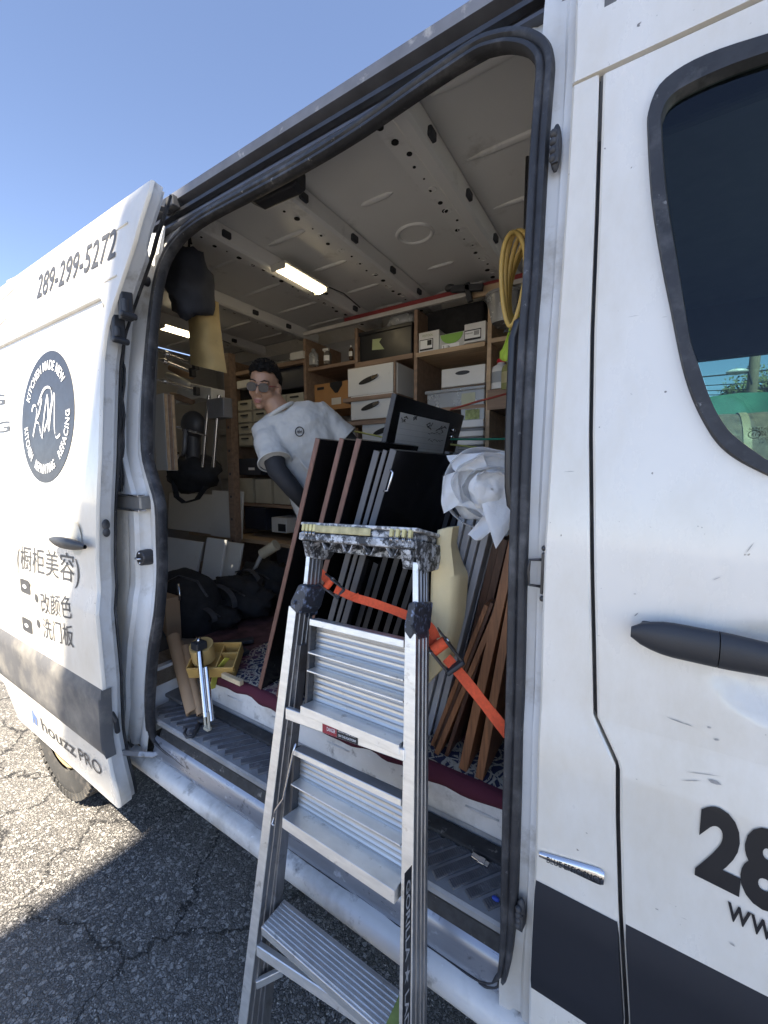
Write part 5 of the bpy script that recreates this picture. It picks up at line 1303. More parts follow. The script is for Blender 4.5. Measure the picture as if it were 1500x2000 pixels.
# ------------------------------------------------------------------ rear left: clamps, tools, bags
def rear_left():
    # dark cloth bag and tan paper bag hanging from the roof
    c = at(372, 555, 'y', 1.22); m = MB(); rows = []
    for i in range(15):
        u = math.pi*i/14; row = []
        for k in range(22):
            p = 2*math.pi*k/22; d = V((math.sin(u)*math.cos(p), math.sin(u)*math.sin(p), math.cos(u)))
            row.append(c+V((d.x*.115, d.y*.10, d.z*.15 - .03*(1-abs(d.z))))*(1+.30*mnoise.noise(d*1.7)+.14*mnoise.noise(V((d.x*6, d.y*6, d.z*1.5)))))
        rows.append(row)
    m.grid(rows, close=True); o = solo(m, 'cloth_bag', M('dark_navy_cloth', (.040, .046, .066), .85, var=.2, bmp=.3, bs=120), 'round dark navy bag hanging in the upper rear corner', 'bag', smooth=True)
    m = MB(); m.tube([c+V((0, 0, .15)), c+V((.01, 0, .22)), V((c.x+.02, c.y, 2.72))], .006, 6); m.build('cord', BLACKCL, o)
    m = MB(); Y = 1.30; rows = []
    quad = [(366, 588), (406, 582), (423, 724), (372, 712)]
    for i in range(12):
        v = i/11; row = []
        for j in range(8):
            u = j/7; a = (quad[0][0]+(quad[3][0]-quad[0][0])*v, quad[0][1]+(quad[3][1]-quad[0][1])*v); b = (quad[1][0]+(quad[2][0]-quad[1][0])*v**1.3, quad[1][1]+(quad[2][1]-quad[1][1])*v)
            row.append(at(a[0]+(b[0]-a[0])*u, a[1]+(b[1]-a[1])*u, 'y', Y-.035*math.sin(u*math.pi)+.008*math.sin(v*14+u*5)))
        rows.append(row)
    m.grid(rows); m.grid([[p+V((0, .06, 0)) for p in r] for r in rows]); 
    for j in (0, -1): m.grid([[r[j] for r in rows], [r[j]+V((0, .06, 0)) for r in rows]])
    solo(m, 'paper_bag', M('tan_paper', (.40, .30, .14), .8, var=.1, vs=6, bmp=.3, bs=70), 'long tan paper bag hanging below the dark round bag', 'bag', smooth=True, auto=50)
    # bar clamps
    G = 'bar clamps on the rear rack'
    for k, (a, b, hm, lab) in enumerate((((292, 679), (382, 714), CARD, 'steel bar clamp with tan handle, highest of three'), ((290, 693), (376, 728), WHITEB, 'steel bar clamp with grey handle, middle of three'), ((286, 734), (384, 764), PLYD, 'steel bar clamp with brown handle, lowest of three'))):
        Y = 1.42+.03*k; A = at(*a, 'y', Y); B = at(*b, 'y', Y); d = (B-A).normalized()
        t = thing('bar_clamp', lab, 'clamp', A, G)
        MB().cyl(A, B, .008, n=10).build('bar', STEEL, t, smooth=True, auto=40); c = A+(B-A)*.36
        MB().cyl(c, c+d*.035, .017, n=10).build('collar', STEEL, t, smooth=True, auto=40)
        h = at(b[0]-22, b[1]+6+10, 'y', Y+.10); MB().tube([h-d*.16, h-d*.05, h+d*.08], [.018, .026, .018], 10).build('grip', hm, t, smooth=True)
        MB().box(B, (.03, .03, .05)).build('jaw', DARKM, t, bev=.004)
    # white plywood panel
    a = at(297, 772, 'y', 1.25); b = at(327, 919, 'y', 1.25)
    m = MB(); m.bb((a.x, 1.25, b.z), (b.x, 1.31, a.z)); o = solo(m, 'white_board', WHITEB, 'white faced board with layered plywood edge on the rear rack', 'board', bev=.002)
    for k in range(3): MB().bb((b.x+.001, 1.252+.02*k, b.z+.002), (b.x+.005, 1.268+.02*k, a.z-.002)).build('ply_layer', (PLY, PLYD, PLY)[k], o)
    # drill guide stand: two steel rods between grey blocks
    Y = 1.55
    t = thing('drill_stand', 'grey drill stand with two steel rods on the rear rack', 'tool', at(410, 915, 'y', Y))
    for x0, x1 in ((408, 396), (428, 417)):
        MB().cyl(at(x0, 772, 'y', Y), at(x1, 912, 'y', Y), .011, n=12).build('rod', STEEL, t, smooth=True, auto=40)
    a = at(350, 752, 'y', Y+.02); b = at(418, 778, 'y', Y+.02); m = MB()
    m.prism([at(x, y, 'y', Y+.02) for x, y in ((345, 762), (368, 748), (412, 757), (412, 782), (390, 776), (343, 788))], (0, .10, 0)); m.build('top_plate', WHITEB, t, bev=.004)
    a = at(403, 780, 'y', Y-.015); b = at(437, 815, 'y', Y-.015); MB().bb((a.x, Y-.015, b.z), (b.x, Y+.05, a.z)).build('carriage', M('tool_grey', (.20, .20, .21), .4, metal=.4), t, bev=.006)
    c = at(378, 830, 'y', Y+.03); m = MB(); m.ell(c, (.09, .07, .09)); m.cyl(c+V((-.01, 0, -.05)), c+V((-.03, 0, -.32)), .05, .042, 16); m.build('motor', M('tool_dark', (.05, .05, .055), .5), t, smooth=True, auto=50)
    m = MB(); m.tube([at(362, 838, 'y', Y-.03), at(360, 880, 'y', Y-.03), at(356, 890, 'y', Y-.03)], .014, 10); m.build('grip', M('tool_grey', (.20, .20, .21), .4), t, smooth=True)
    for (x0, y0, x1, y1) in ((340, 832, 385, 845), (372, 840, 402, 850), (335, 892, 348, 884)):
        MB().bar(at(x0, y0, 'y', Y-.02), at(x1, y1, 'y', Y-.02), .02, .012).build('bracket', STEEL, t, bev=.002)
    # dark tool bag hanging under the rack
    c = at(378, 925, 'y', 1.62); m = MB(); rows = []
    for i in range(14):
        u = math.pi*i/13; row = []
        for k in range(24):
            p = 2*math.pi*k/24; d = V((math.sin(u)*math.cos(p), math.sin(u)*math.sin(p), math.cos(u))); row.append(c+V((d.x*.22, d.y*.13, d.z*.13))*(1+.3*mnoise.noise(d*2.2)))
        rows.append(row)
    m.grid(rows, close=True); o = solo(m, 'tool_bag', BLACKCL, 'black tool bag bulging under the drill stand', 'bag', smooth=True)
    m = MB(); pts = [at(x, y, 'y', 1.50) for x, y in ((338, 935), (345, 970), (360, 982), (385, 975), (402, 950))]; m.sweep(pts, [(-.018, -.003), (.018, -.003), (.018, .003), (-.018, .003)], up=V((0,-1,0))); m.build('strap', BLACKCL, o)
    # rack post
    MB()
    m = MB(); a = at(447, 740, 'y', 1.95); m.bb((a.x-.03, 1.93, .74), (a.x+.03, 1.99, 2.50)); o = solo(m, 'rack_post', PLYD, 'drilled timber post beside the drill stand', 'post', bev=.003)
    for z in np.arange(.95, 2.3, .17): MB().cyl((a.x, 1.928, z), (a.x, 1.932, z), .010, n=10).build('bolt', DARKM, o)
    # white sheet goods leaning under and on the plank
    G2 = 'white sheets stored at the rear'
    for k, (p0, p1, Y, lab) in enumerate((((318, 1048), (402, 1215), 1.72, 'wide off white sheet leaning below the plank, beside the backpack'), ((404, 1050), (446, 1210), 1.66, 'narrow off white sheet leaning below the plank'), ((428, 1056), (478, 1200), 1.80, 'off white sheet half behind the narrow one below the plank'), ((330, 962), (418, 1030), 2.08, 'wide greyish sheet standing on the plank'), ((414, 958), (476, 1034), 2.04, 'brighter square sheet standing on the plank end'))):
        a = at(*p0, 'y', Y); b = at(*p1, 'y', Y); zb = b.z if k > 2 else .76
        if k > 2: zb = at(440, 1042, 'y', SY-.10).z+.002
        m = MB(); ln = .10 if k < 3 else .03
        m.hexa([(a.x, Y-ln, zb), (b.x, Y-ln, zb), (b.x, Y-ln+.018, zb), (a.x, Y-ln+.018, zb), (a.x, Y, a.z), (b.x, Y, a.z), (b.x, Y+.018, a.z), (a.x, Y+.018, a.z)])
        solo(m, 'white_sheet', WHITEB, lab, 'board', G2, bev=.002)
    # backpack
    c = at(365, 1190, 'y', 1.34); m = MB(); rows = []
    for i in range(20):
        u = math.pi*i/19; row = []
        for k in range(30):
            p = 2*math.pi*k/30; d = V((math.sin(u)*math.cos(p), math.sin(u)*math.sin(p), math.cos(u)))
            e = V((math.copysign(abs(d.x)**.75, d.x), math.copysign(abs(d.y)**.75, d.y), math.copysign(abs(d.z)**.8, d.z)))
            row.append(c+V((e.x*.235, e.y*.15, e.z*.235+.0))*(1+.07*mnoise.noise(d*2.6+V((5,0,0))))+V((-.03*e.z,0,0)))
        rows.append(row)
    m.grid(rows, close=True); o = solo(m, 'backpack', BLACKCL, 'black backpack with silver zip pull slumped by the rear pillar', 'backpack', smooth=True)
    zp = [at(x, y, 'y', 1.185) for x, y in ((348, 1140), (351, 1160), (352, 1172))]
    MB().tube(zp, [.006, .008, .010], 8).build('zip_pull', CHROME, o, smooth=True)
    MB().tube([at(x, y, 'y', 1.20) for x, y in ((330, 1135), (350, 1125), (385, 1135), (405, 1165))], .006, 6).build('zip', RUBBER, o, smooth=True)
    # pile of black bags
    for k, (x, y, Y, s, lab) in enumerate(((470, 1180, 1.62, (.26, .16, .13), 'black duffel bag on the rug beside the backpack'), (520, 1150, 1.85, (.22, .16, .16), 'black bag heap behind the duffel bag'), (430, 1240, 1.42, (.15, .10, .07), 'small black cloth bundle in front of the duffel bag'))):
        c = at(x, y, 'y', Y); c.z = max(c.z, .75+s[2]*.8); m = MB(); rows = []
        for i in range(16):
            u = math.pi*i/15; row = []
            for kk in range(26):
                p = 2*math.pi*kk/26; d = V((math.sin(u)*math.cos(p), math.sin(u)*math.sin(p), math.cos(u))); row.append(c+V((d.x*s[0], d.y*s[1], d.z*s[2]))*(1+.35*mnoise.noise(d*2.8+V((k*7,1,0)))+.12*mnoise.noise(d*7)))
            rows.append(row)
        m.grid(rows, close=True); ob = solo(m, 'duffel_bag', BLACKCL, lab, 'bag', smooth=True)
        MB().sweep([c+V((s[0]*math.cos(a)*.55+.03, -s[1]*1.08, s[2]*math.sin(a)*.7+.03)) for a in np.linspace(3.3, -.2, 12)], [(-.016, -.003), (.016, -.003), (.016, .003), (-.016, .003)], up=V((0,-1,0))).build('handle', M('strap_grey', (.05, .05, .055), .8), ob)
        MB().tube([c+V((s[0]*t_, -s[1]*.75, s[2]*(.72-.3*t_*t_))) for t_ in np.linspace(-.75, .75, 10)], .005, 6).build('zip', DARKM, ob, smooth=True)
    # paint roller
    A = at(492, 1122, 'y', 1.75); B = at(512, 1082, 'y', 1.75); C = at(540, 1064, 'y', 1.78); t = thing('paint_roller', 'cream paint roller with grey handle lying on the bags', 'roller', A)
    MB().tube([A, B], [.012, .014], 10).build('handle', M('handle_grey', (.35, .35, .34), .5), t, smooth=True); MB().tube([B, C], [.034, .036], 14).build('sleeve', M('cream_nap', (.42, .38, .28), .95, bmp=.4, bs=150), t, smooth=True, auto=50)
    # scraps on the rug
    for k, (x, y) in enumerate(((442, 1266), (466, 1254), (455, 1280))):
        c = at(x, y, 'z', .762); m = MB(); m.box(c, (.15, .05, .02), Matrix.Rotation(R(30+25*k), 3, 'Z')); solo(m, 'hand_tool', BLACKP, ('black hand tool with white end on the rug', 'black flat tool with white tag on the rug', 'dark flat tool beside the yellow tray')[k], 'tool', bev=.004)
    # wooden stick on the rug edge
    A = at(436, 1318, 'z', .762); B = at(472, 1334, 'z', .762); m = MB(); m.bar(A, B, .02, .022); solo(m, 'wood_strip', M('pale_pine', (.62, .50, .32), .6, var=.15, stretch=(4, 4, 4)), 'short pale pine strip lying on the rug edge', 'wood strip', bev=.002)
    # yellow divided tray with a strap
    c = at(422, 1288, 'z', .80); Ym = M('yellow_ply', (.50, .32, .10), .6, var=.15); t = thing('parts_tray', 'yellow divided parts tray leaning beside the steel tube', 'tray', c)
    Rz = Matrix.Rotation(R(35), 3, 'Z') @ Matrix.Rotation(R(24), 3, 'X')
    for off, d in (((0, 0, -.03), (.20, .14, .006)), ((0, -.07, 0), (.20, .006, .06)), ((0, .07, 0), (.20, .006, .06)), ((.10, 0, 0), (.006, .134, .06)), ((-.10, 0, 0), (.006, .134, .06)), ((.02, 0, -.004), (.006, .134, .046)), ((.06, .02, -.004), (.07, .006, .046))): MB().box(c+Rz@V(off), d, Rz).build('wall', Ym, t, bev=.001, seg=1)
    MB().cyl(c+Rz@V((-.05, .0, .01)), c+Rz@V((-.05, .005, .09)), .05, .05, 18).build('disc', M('sand_disc', (.52, .36, .14), .8), t, smooth=True, auto=40)
    m = MB(); m.sweep([at(x, y, 'y', Y) for x, y, Y in ((415, 1345, 1.03), (420, 1320, 1.04), (432, 1300, 1.06), (444, 1285, 1.08))], [(-.014, -.002), (.014, -.002), (.014, .002), (-.014, .002)], up=V((0,-1,0))); solo(m, 'yellow_strap', M('yellow_web', (.55, .52, .08), .7), 'yellow webbing strap hanging from the parts tray', 'strap')
    # cardboard tubes leaning from the step
    for k, (b, t_, r, lab) in enumerate((((378, 1392), (338, 1243), .030, 'thick brown cardboard roll leaning on the step'), ((392, 1396), (362, 1262), .016, 'thin brown cardboard roll beside the thick one'))):
        B = at(*b, 'z', .60); T = at(*t_, 'y', B.y+.10); d = (T-B).normalized()
        m = MB(); m.tube([B, B.lerp(T, .5), T], [r*1.02, r, r*.98], 20, caps=False); m.tube([T, B], r*.72, 20, caps=False)
        u = d.orthogonal().normalized(); w_ = d.cross(u)
        for c in (B, T): m.grid([[c+(u*math.cos(q)+w_*math.sin(q))*rr for q in np.linspace(0, 6.283, 21)] for rr in (r, r*.72)])
        solo(m, 'cardboard_roll', CARD, lab, 'roll', 'cardboard rolls', smooth=True, auto=50)
    # steel tube tool
    B = at(405, 1425, 'z', .592); T = at(388, 1252, 'y', B.y+.07); t = thing('steel_tube', 'shiny steel pole clamp standing on the step', 'clamp', B)
    d = T-B
    MB().cyl(B+d*.14, T-d*.06, .0125, n=14).build('tube', CHROME, t, smooth=True, auto=40); MB().cyl(B+d*.1+V((.022, .01, 0)), T-d*.3+V((.022, .01, 0)), .009, n=12).build('bar', STEEL, t, smooth=True, auto=40)
    MB().box(T-d*.05, (.05, .05, .035)).build('jaw', BLACKP, t, bev=.006); MB().cyl(T-d*.02, T+d*.04, .010).build('screw', CHROME, t, smooth=True)
    m = MB(); m.bar(B+V((-.012, 0, 0)), B+d*.2+V((-.012, 0, 0)), .008, .02); m.bar(B+V((.014, 0, 0)), B+d*.2+V((.014, 0, 0)), .008, .02); m.bar(B+V((-.014, 0, .006)), B+V((.016, 0, .006)), .02, .012); m.build('foot', M('cream_metal', (.5, .46, .36), .5), t, bev=.002)
    # black S hook
    pts = [at(x, y, 'z', .592) for x, y in ((390, 1412), (384, 1425), (376, 1438), (365, 1440), (360, 1432), (364, 1424))]; m = MB(); m.tube(pts, [.010, .009, .007, .006, .006, .005], 8); m.ell(pts[0]+V((.0, .01, .008)), (.022, .018, .014)); solo(m, 'bungee_hook', BLACKP, 'black bungee hook lying on the step mat', 'hook', smooth=True)
    # grey battery case and wood offcuts behind the pillar
    o, lo, hi = boxat((312, 1345), (362, 1428), .985, .10, 'tool_case', M('case_grey', (.30, .30, .30), .55), 'grey flat case standing at the end of the step', 'case', bev=.008)
    MB().bb((lo.x-.004, .97, hi.z-.012), (hi.x+.008, 1.08, hi.z+.006)).build('lid', M('case_dark', (.14, .14, .145), .5), o, bev=.004)
    rnd = random.Random(2)
    for k in range(6):
        c = at(312+8*k, 1262+(k % 3)*22, 'y', 1.12+.02*(k % 2)); m = MB(); m.box(c, (.12, .05, .025), Matrix.Rotation(rnd.uniform(-.6, .6), 3, 'Z') @ Matrix.Rotation(rnd.uniform(-.7, .5), 3, 'Y'))
        solo(m, 'wood_offcut', PLY if k % 2 else M('pale_offcut', (.46, .40, .31), .7), ('pale timber offcut on top of the scrap pile', 'brown plywood offcut beside the pale top piece', 'pale offcut low in the scrap pile', 'brown plywood offcut against the thick cardboard roll', 'pale offcut tilted behind the cardboard roll', 'brown offcut at the foot of the scrap pile')[k], 'offcut', 'offcuts by the rear pillar', bev=.002)
    m = MB(); c = at(318, 1305, 'y', 1.13); m.box(V((c.x, 1.16, .86)), (.16, .08, .24)); solo(m, 'cardboard_box', CARD, 'small torn cardboard box under the offcuts', 'box', bev=.004)
    # latch and scraps on the step
    c = at(938, 1680, 'z', .590); m = MB(); m.box(c, (.05, .016, .008), Matrix.Rotation(R(-8), 3, 'Z')); m.box(c+V((.005, -.004, .005)), (.018, .02, .006)); solo(m, 'steel_latch', STEEL, 'small steel latch lying on the step near the riser', 'latch', bev=.002)
    c = at(968, 1755, 'z', .590); m = MB(); m.ell(c, (.010, .006, .005)); solo(m, 'paper_scrap', M('blue_scrap', (.03, .07, .40), .6), 'crumpled blue scrap on the step corner', 'scrap')
rear_left()

# ================================================================== step ladder, folded and leaning into the opening
LA = R(14); LW_ = V((0, math.sin(LA), math.cos(LA))); LN = V((0, -math.cos(LA), math.sin(LA))); LP = V((-.6, .5475, 0))
def lp(x, y, n=0): return on_plane(x, y, LP+LN*n, LN)
def ladder():
    t = thing('step_ladder', 'paint spattered aluminium step ladder leaning into the open door', 'ladder', LP)
    GROOVE = M('rail_dark', (.30, .30, .31), .42, metal=.85, var=.15, vs=10, stretch=(6, 6, .6), dirt=((.14, .13, .12), .58, .75, 12))
    PL = M('spattered_plastic', (.03, .032, .037), .5, var=.2, vs=10, dirt=[((.55, .57, .60), .50, .56, 34), ((.30, .31, .33), .52, .60, 60)], bmp=.3, bs=60)
    BRK = M('blue_black_plastic', (.032, .036, .048), .42, var=.2, dirt=((.20, .25, .38), .54, .66, 70), bmp=.3, bs=120)
    def rail(pts, w, dep, name, n0=0):
        # pts: centre line of the front flange, from the bottom up; C-channel: front flange, web on the +X side, back flange
        fl = MB(); wb = MB()
        for a, b in zip(pts[:-1], pts[1:]):
            X = V((1, 0, 0))
            fl.hexa([a-X*w/2, a+X*w/2, a+X*w/2-LN*.004, a-X*w/2-LN*.004, b-X*w/2, b+X*w/2, b+X*w/2-LN*.004, b-X*w/2-LN*.004])
            wb.hexa([a+X*(w/2-.004)-LN*.0045, a+X*(w/2-.0005)-LN*.0045, a+X*(w/2-.0005)-LN*dep, a+X*(w/2-.004)-LN*dep, b+X*(w/2-.004)-LN*.0045, b+X*(w/2-.0005)-LN*.0045, b+X*(w/2-.0005)-LN*dep, b+X*(w/2-.004)-LN*dep])
            for k in (.25, .55, .80): wb.hexa([q for p in (a, b) for q in (p+X*(w/2-.0005)-LN*dep*k, p+X*(w/2+.0022)-LN*dep*(k+.015), p+X*(w/2+.0022)-LN*dep*(k+.075), p+X*(w/2-.0005)-LN*dep*(k+.09))])
            wb.hexa([a-X*w/2-LN*(dep+.0005), a+X*w/2-LN*(dep+.0005), a+X*w/2-LN*(dep+.004), a-X*w/2-LN*(dep+.004), b-X*w/2-LN*(dep+.0005), b+X*w/2-LN*(dep+.0005), b+X*w/2-LN*(dep+.004), b-X*w/2-LN*(dep+.004)])
        o = fl.build(name, ALU, t, bev=.001, seg=1); wb.build('web', GROOVE, o); return o
    def ext(a, b):    # carry a rail line down to the ground
        d = (b-a)/(b.z-a.z); return a - d*(a.z-.03)
    l0, l1 = lp(473, 1997), lp(571, 1185); r0, r1 = lp(791, 1997), lp(801, 1235)
    lf, rf = ext(l0, l1), ext(r0, r1)
    w = abs(lp(556, 1380).x-lp(542, 1380).x)+.003
    rail([lf, l1], w, .075, 'rail'); rr = rail([rf, r1], w, .075, 'rail')
    rail([lp(596, 1140, -.008), lp(602, 1078, -.008)], .014, .062, 'upper_rail'); rail([lp(811, 1180, -.008), lp(811, 1098, -.008)], .016, .062, 'upper_rail')
    rail([lp(580, 1195, -.008), lp(597, 1135, -.008)], .014, .062, 'upper_rail'); rail([lp(808, 1240, -.008), lp(811, 1178, -.008)], .016, .062, 'upper_rail')
    for p in (lf, rf):
        m = MB(); m.box(p - LN*.035 + V((0, 0, -.002)), (w+.02, .10, .055), Matrix.Rotation(-LA, 3, 'X')); m.build('foot', BLACKP, t, bev=.006)
    # shoulder brackets
    for (poly, dx) in (([(566, 1186), (567, 1174), (582, 1142), (592, 1140), (601, 1146), (590, 1186), (580, 1200)], .01), ([(788, 1232), (789, 1220), (797, 1178), (806, 1175), (818, 1178), (812, 1232), (800, 1250)], .012)):
        P = [lp(x, y, .004) for x, y in poly]; m = MB(); m.prism(P, -LN*.090); o = m.build('shoulder_bracket', BRK, t, bev=.005)
        c = sum(P, V())/len(P); xm = max(p.x for p in P)
    for (x, y) in ((612, 1163), (588, 1183), (606, 1191)):
        c = on_plane(x, y, l1+V((.012, 0, 0)), V((1, 0, 0))); m = MB(); m.cyl(c+V((-.002, 0, 0)), c+V((.004, 0, 0)), .007, .006, 12); m.build('rivet', DARKM, t)
    # side plates of the brackets
    for cx, ys in ((l1+V((.018, 0, 0)), ((575, 1178), (600, 1146), (622, 1155), (621, 1200), (600, 1207))), (r1+V((.020, 0, 0)), ((806, 1222), (812, 1176), (837, 1188), (836, 1246), (820, 1250)))):
        P = [on_plane(x, y, cx, V((1, 0, 0))) for x, y in ys]; m = MB(); m.prism(P, V((-.010, 0, 0))); m.build('bracket_plate', BRK, t, bev=.003)
    # crossbar with warning label
    def cross(a0, a1, b0, b1, n, dep, name, mat=ALU):
        A, B, C, D = lp(*a0, n), lp(*b0, n), lp(*b1, n), lp(*a1, n); m = MB(); d = -LN*dep
        m.hexa([D, C, C+d, D+d, A, B, B+d, A+d]); return m.build(name, mat, t, bev=.002, seg=1), A, B, C, D
    o, A, B, C, D = cross((557, 1382), (557, 1405), (788, 1464), (788, 1488), .006, .020, 'crossbar')
    def bar_rect(f0, f1, v0, v1, mat, nm, lift=.001):
        q = [A.lerp(B, f0).lerp(D.lerp(C, f0), v0), A.lerp(B, f1).lerp(D.lerp(C, f1), v0), A.lerp(B, f1).lerp(D.lerp(C, f1), v1), A.lerp(B, f0).lerp(D.lerp(C, f0), v1)]
        MB().add([p+LN*lift for p in q], [(0,1,2,3)]).build(nm, mat, o)
    bar_rect(.36, .485, .06, .94, M('danger_red', (.28, .02, .035), .5), 'danger_label'); bar_rect(.487, .66, .06, .94, INK, 'warning_label')
    def bar_text(body, f0, f1, v, h, mat):
        vs, fs = text_mesh(body, 1); W = max(x for x, _ in vs); pts = []
        for u, vv in vs:
            f = f0+(f1-f0)*u/W; k = v-vv/.7*h; pts.append(A.lerp(B, f).lerp(D.lerp(C, f), k)+LN*.002)
        MB().add(pts, fs).build('lettering', mat, o, fix=False)
    bar_text('DANGER', .40, .475, .66, .32, WHITEINK); bar_text('DO NOT CLIMB OR SIT', .50, .645, .42, .20, WHITEINK); bar_text('ON THIS PLATFORM', .50, .645, .80, .20, WHITEINK)
    # folded platforms: corrugated face with projecting ledges
    FACE = M('alu_ground_tint', (.60, .585, .55), .36, metal=.85, var=.08, vs=10, stretch=(.6, 5, 5), dirt=((.42, .40, .36), .62, .78, 30))  # aluminium tinted warm to paint in the reflection of the sunlit ground
    def platform(tl, tr, bl, br, ledges, name, n0=-.012):
        o_ = thing_part(name)
        A, B, C, D = lp(*tl, n0), lp(*tr, n0), lp(*br, n0), lp(*bl, n0)
        def P(f, v, n): return A.lerp(B, f).lerp(D.lerp(C, f), v) + LN*n
        prof = []; v = 0; N = 46
        for i in range(N+1):
            v = i/N; prof.append((v, -.030 + (.0022 if i % 3 == 0 else 0)))
        m = MB(); m.grid([[P(f, v, n) for v, n in prof] for f in (0, .5, 1)]); m.build('face', FACE, o_, smooth=False)
        # top bar
        m = MB(); m.hexa([P(0, .075, -.028), P(1, .075, -.028), P(1, .075, .006), P(0, .075, .006), P(0, 0, -.034), P(1, 0, -.034), P(1, 0, .006), P(0, 0, .006)]); m.build('top_bar', ALU, o_, bev=.0015, seg=1)
        for (v, dp, hh) in ledges:
            m = MB(); m.hexa([P(0, v+hh, -.029), P(1, v+hh, -.029), P(1, v+hh, -.029+dp), P(0, v+hh, -.029+dp), P(0, v, -.033), P(1, v, -.033), P(1, v+.012, -.029+dp), P(0, v+.012, -.029+dp)]); m.build('ledge', ALU, o_, bev=.0008, seg=1)
        for f in (0, 1):
            m = MB(); m.bar(P(f, .02, -.02)+V((-.006 if f == 0 else .006, 0, 0)), P(f, 1, -.02)+V((-.006 if f == 0 else .006, 0, 0)), .010, .030, up=LN); m.build('side_bracket', DARKM, o_, bev=.002)
        return o_
    def thing_part(name):
        e = bpy.data.objects.new(name, None); col.objects.link(e); e.parent = t; e.matrix_parent_inverse = Matrix.Translation(-V(t.location)); e.location = (0, 0, 0); e.empty_display_size = .03; return e
    platform((607, 1208), (791, 1250), (597, 1385), (787, 1462), [(.36, .034, .03), (.56, .034, .03), (.93, .052, .10)], 'upper_platform')
    platform((575, 1462), (786, 1560), (566, 1612), (783, 1758), [(.44, .036, .03), (.82, .060, .14)], 'lower_platform')
    # release rod
    m = MB(); m.tube([lp(x, y, .004) for x, y in ((578, 1452), (572, 1470), (553, 1560), (538, 1582), (531, 1608), (535, 1612))], .0028, 6); m.build('release_rod', STEEL, t, smooth=True)
    # bottom tread with grooves
    A = lp(508, 1822, .004); B = lp(784, 2034, .004); z = (A.z+B.z)/2; dep = .085
    A.z = B.z = z; A.y = B.y = (A.y+B.y)/2
    m = MB(); m.bb((A.x, A.y, z-.026), (B.x, A.y+dep, z)); tr = m.build('tread', ALU, t, bev=.002)
    for k in range(7): MB().bb((A.x+.004, A.y+.008+k*.0107, z+.0003), (B.x-.004, A.y+.013+k*.0107, z+.0028)).build('tread_rib', ALU, tr)
    x = lp(765, 1975, .004).x; MB().bb((x-.016, A.y+.0, z+.003), (x+.012, A.y+dep, z+.0042)).build('green_tape', M('green_tape', (.30, .36, .10), .6, var=.2, vs=40), tr)
    # rear leg frame folded behind the front rails
    o2, *_ = cross((500, 1846), (500, 1868), (790, 2040), (790, 2066), -.004, .018, 'crossbar')
    for a, b in ((lf, l1), (rf, r1)):
        s = 1 if a is lf else -1
        m = MB(); p0 = a+V((.012*s, .075, 0)); p1 = b.lerp(a, .1)+V((.012*s, .05, 0)); m.bar(p0, p1, .022, .035, up=LN); m.build('rear_leg', GROOVE, t, bev=.002)
    A = lp(500, 1922, -.02); B = lp(552, 1896, -.075); m = MB(); m.bar(A, B, .012, .024, up=V((0,0,1))); m.build('brace', ALU, t, bev=.002)
    # maker's name up the side of the right rail
    vs, fs = text_mesh('GORILLA ★ LADDERS', 1, bold=.012); W = max(u for u, _ in vs)
    p_top = on_plane(816, 1750, r0+V((w/2+.003, 0, 0)), V((1, 0, 0))); X = r0.x; pts = []
    d = (r1-rf).normalized(); L = .36
    st = MB(); q0 = p_top-LN*.006
    for u, v in vs:
        p = p_top - d*(u/W*L) - LN*(.016 + v/.7*.018); tt = (p.z-rf.z)/(r1.z-rf.z); p.x = rf.x+(r1.x-rf.x)*tt + w/2+.0045; pts.append(p)
    MB().add(pts, fs).build('lettering', M('silver_ink', (.35, .35, .36), .5), t, fix=False)
    st = []
    for a, b in ((-.02, .008), (L+.03, .008), (L+.03, .042), (-.02, .042)):
        p = p_top-d*a-LN*b; tt = (p.z-rf.z)/(r1.z-rf.z); p.x = rf.x+(r1.x-rf.x)*tt+w/2+.0035; st.append(p)
    MB().add(st, [(0,1,2,3)]).build('sticker', INK, t)
    # ---- top cap: moulded tray
    A = lp(582, 1054, .02); B = lp(807, 1073, .02); Xd = (B-A).normalized(); Wd = (B-A).length; UP = LN.cross(Xd)*-1
    UP = Xd.cross(-LN).normalized(); UP = UP if UP.z > 0 else -UP
    def cp(u, n, h): return A + Xd*u - LN*n + UP*h
    D_ = .175
    def cbox(u0, u1, n0, n1, h0, h1, name, mat, bev=.004, tp=0):
        m = MB(); m.hexa([cp(u0, n0, h0), cp(u1, n0, h0), cp(u1, n1, h0), cp(u0, n1, h0), cp(u0+tp, n0+tp, h1), cp(u1-tp, n0+tp, h1), cp(u1-tp, n1-tp, h1), cp(u0+tp, n1-tp, h1)]); return m.build(name, mat, t, bev=bev)
    cap = cbox(0, Wd, 0, D_, 0, .024, 'top_cap', PL, .005)
    cbox(.006, Wd-.006, .006, D_-.006, .0245, .045, 'cap_tray', PL, .006)
    cbox(-.002, Wd+.006, .002, D_+.01, .0455, .056, 'cap_rim', M('spattered_rim', (.20, .20, .20), .5, var=.3, vs=20, dirt=((.66, .66, .66), .46, .52, 40), bmp=.3, bs=60), .005)
    TAPE = M('masking_tape', (.60, .54, .27), .7, var=.15, vs=30, bmp=.2, bs=120, dirt=((.75, .74, .66), .62, .70, 40))
    cbox(.062, Wd*.66, -.004, .004, .026, .048, 'tape_strip', M('masking_tape_old', (.45, .40, .22), .75, var=.35, vs=36, bmp=.5, bs=70), .003)
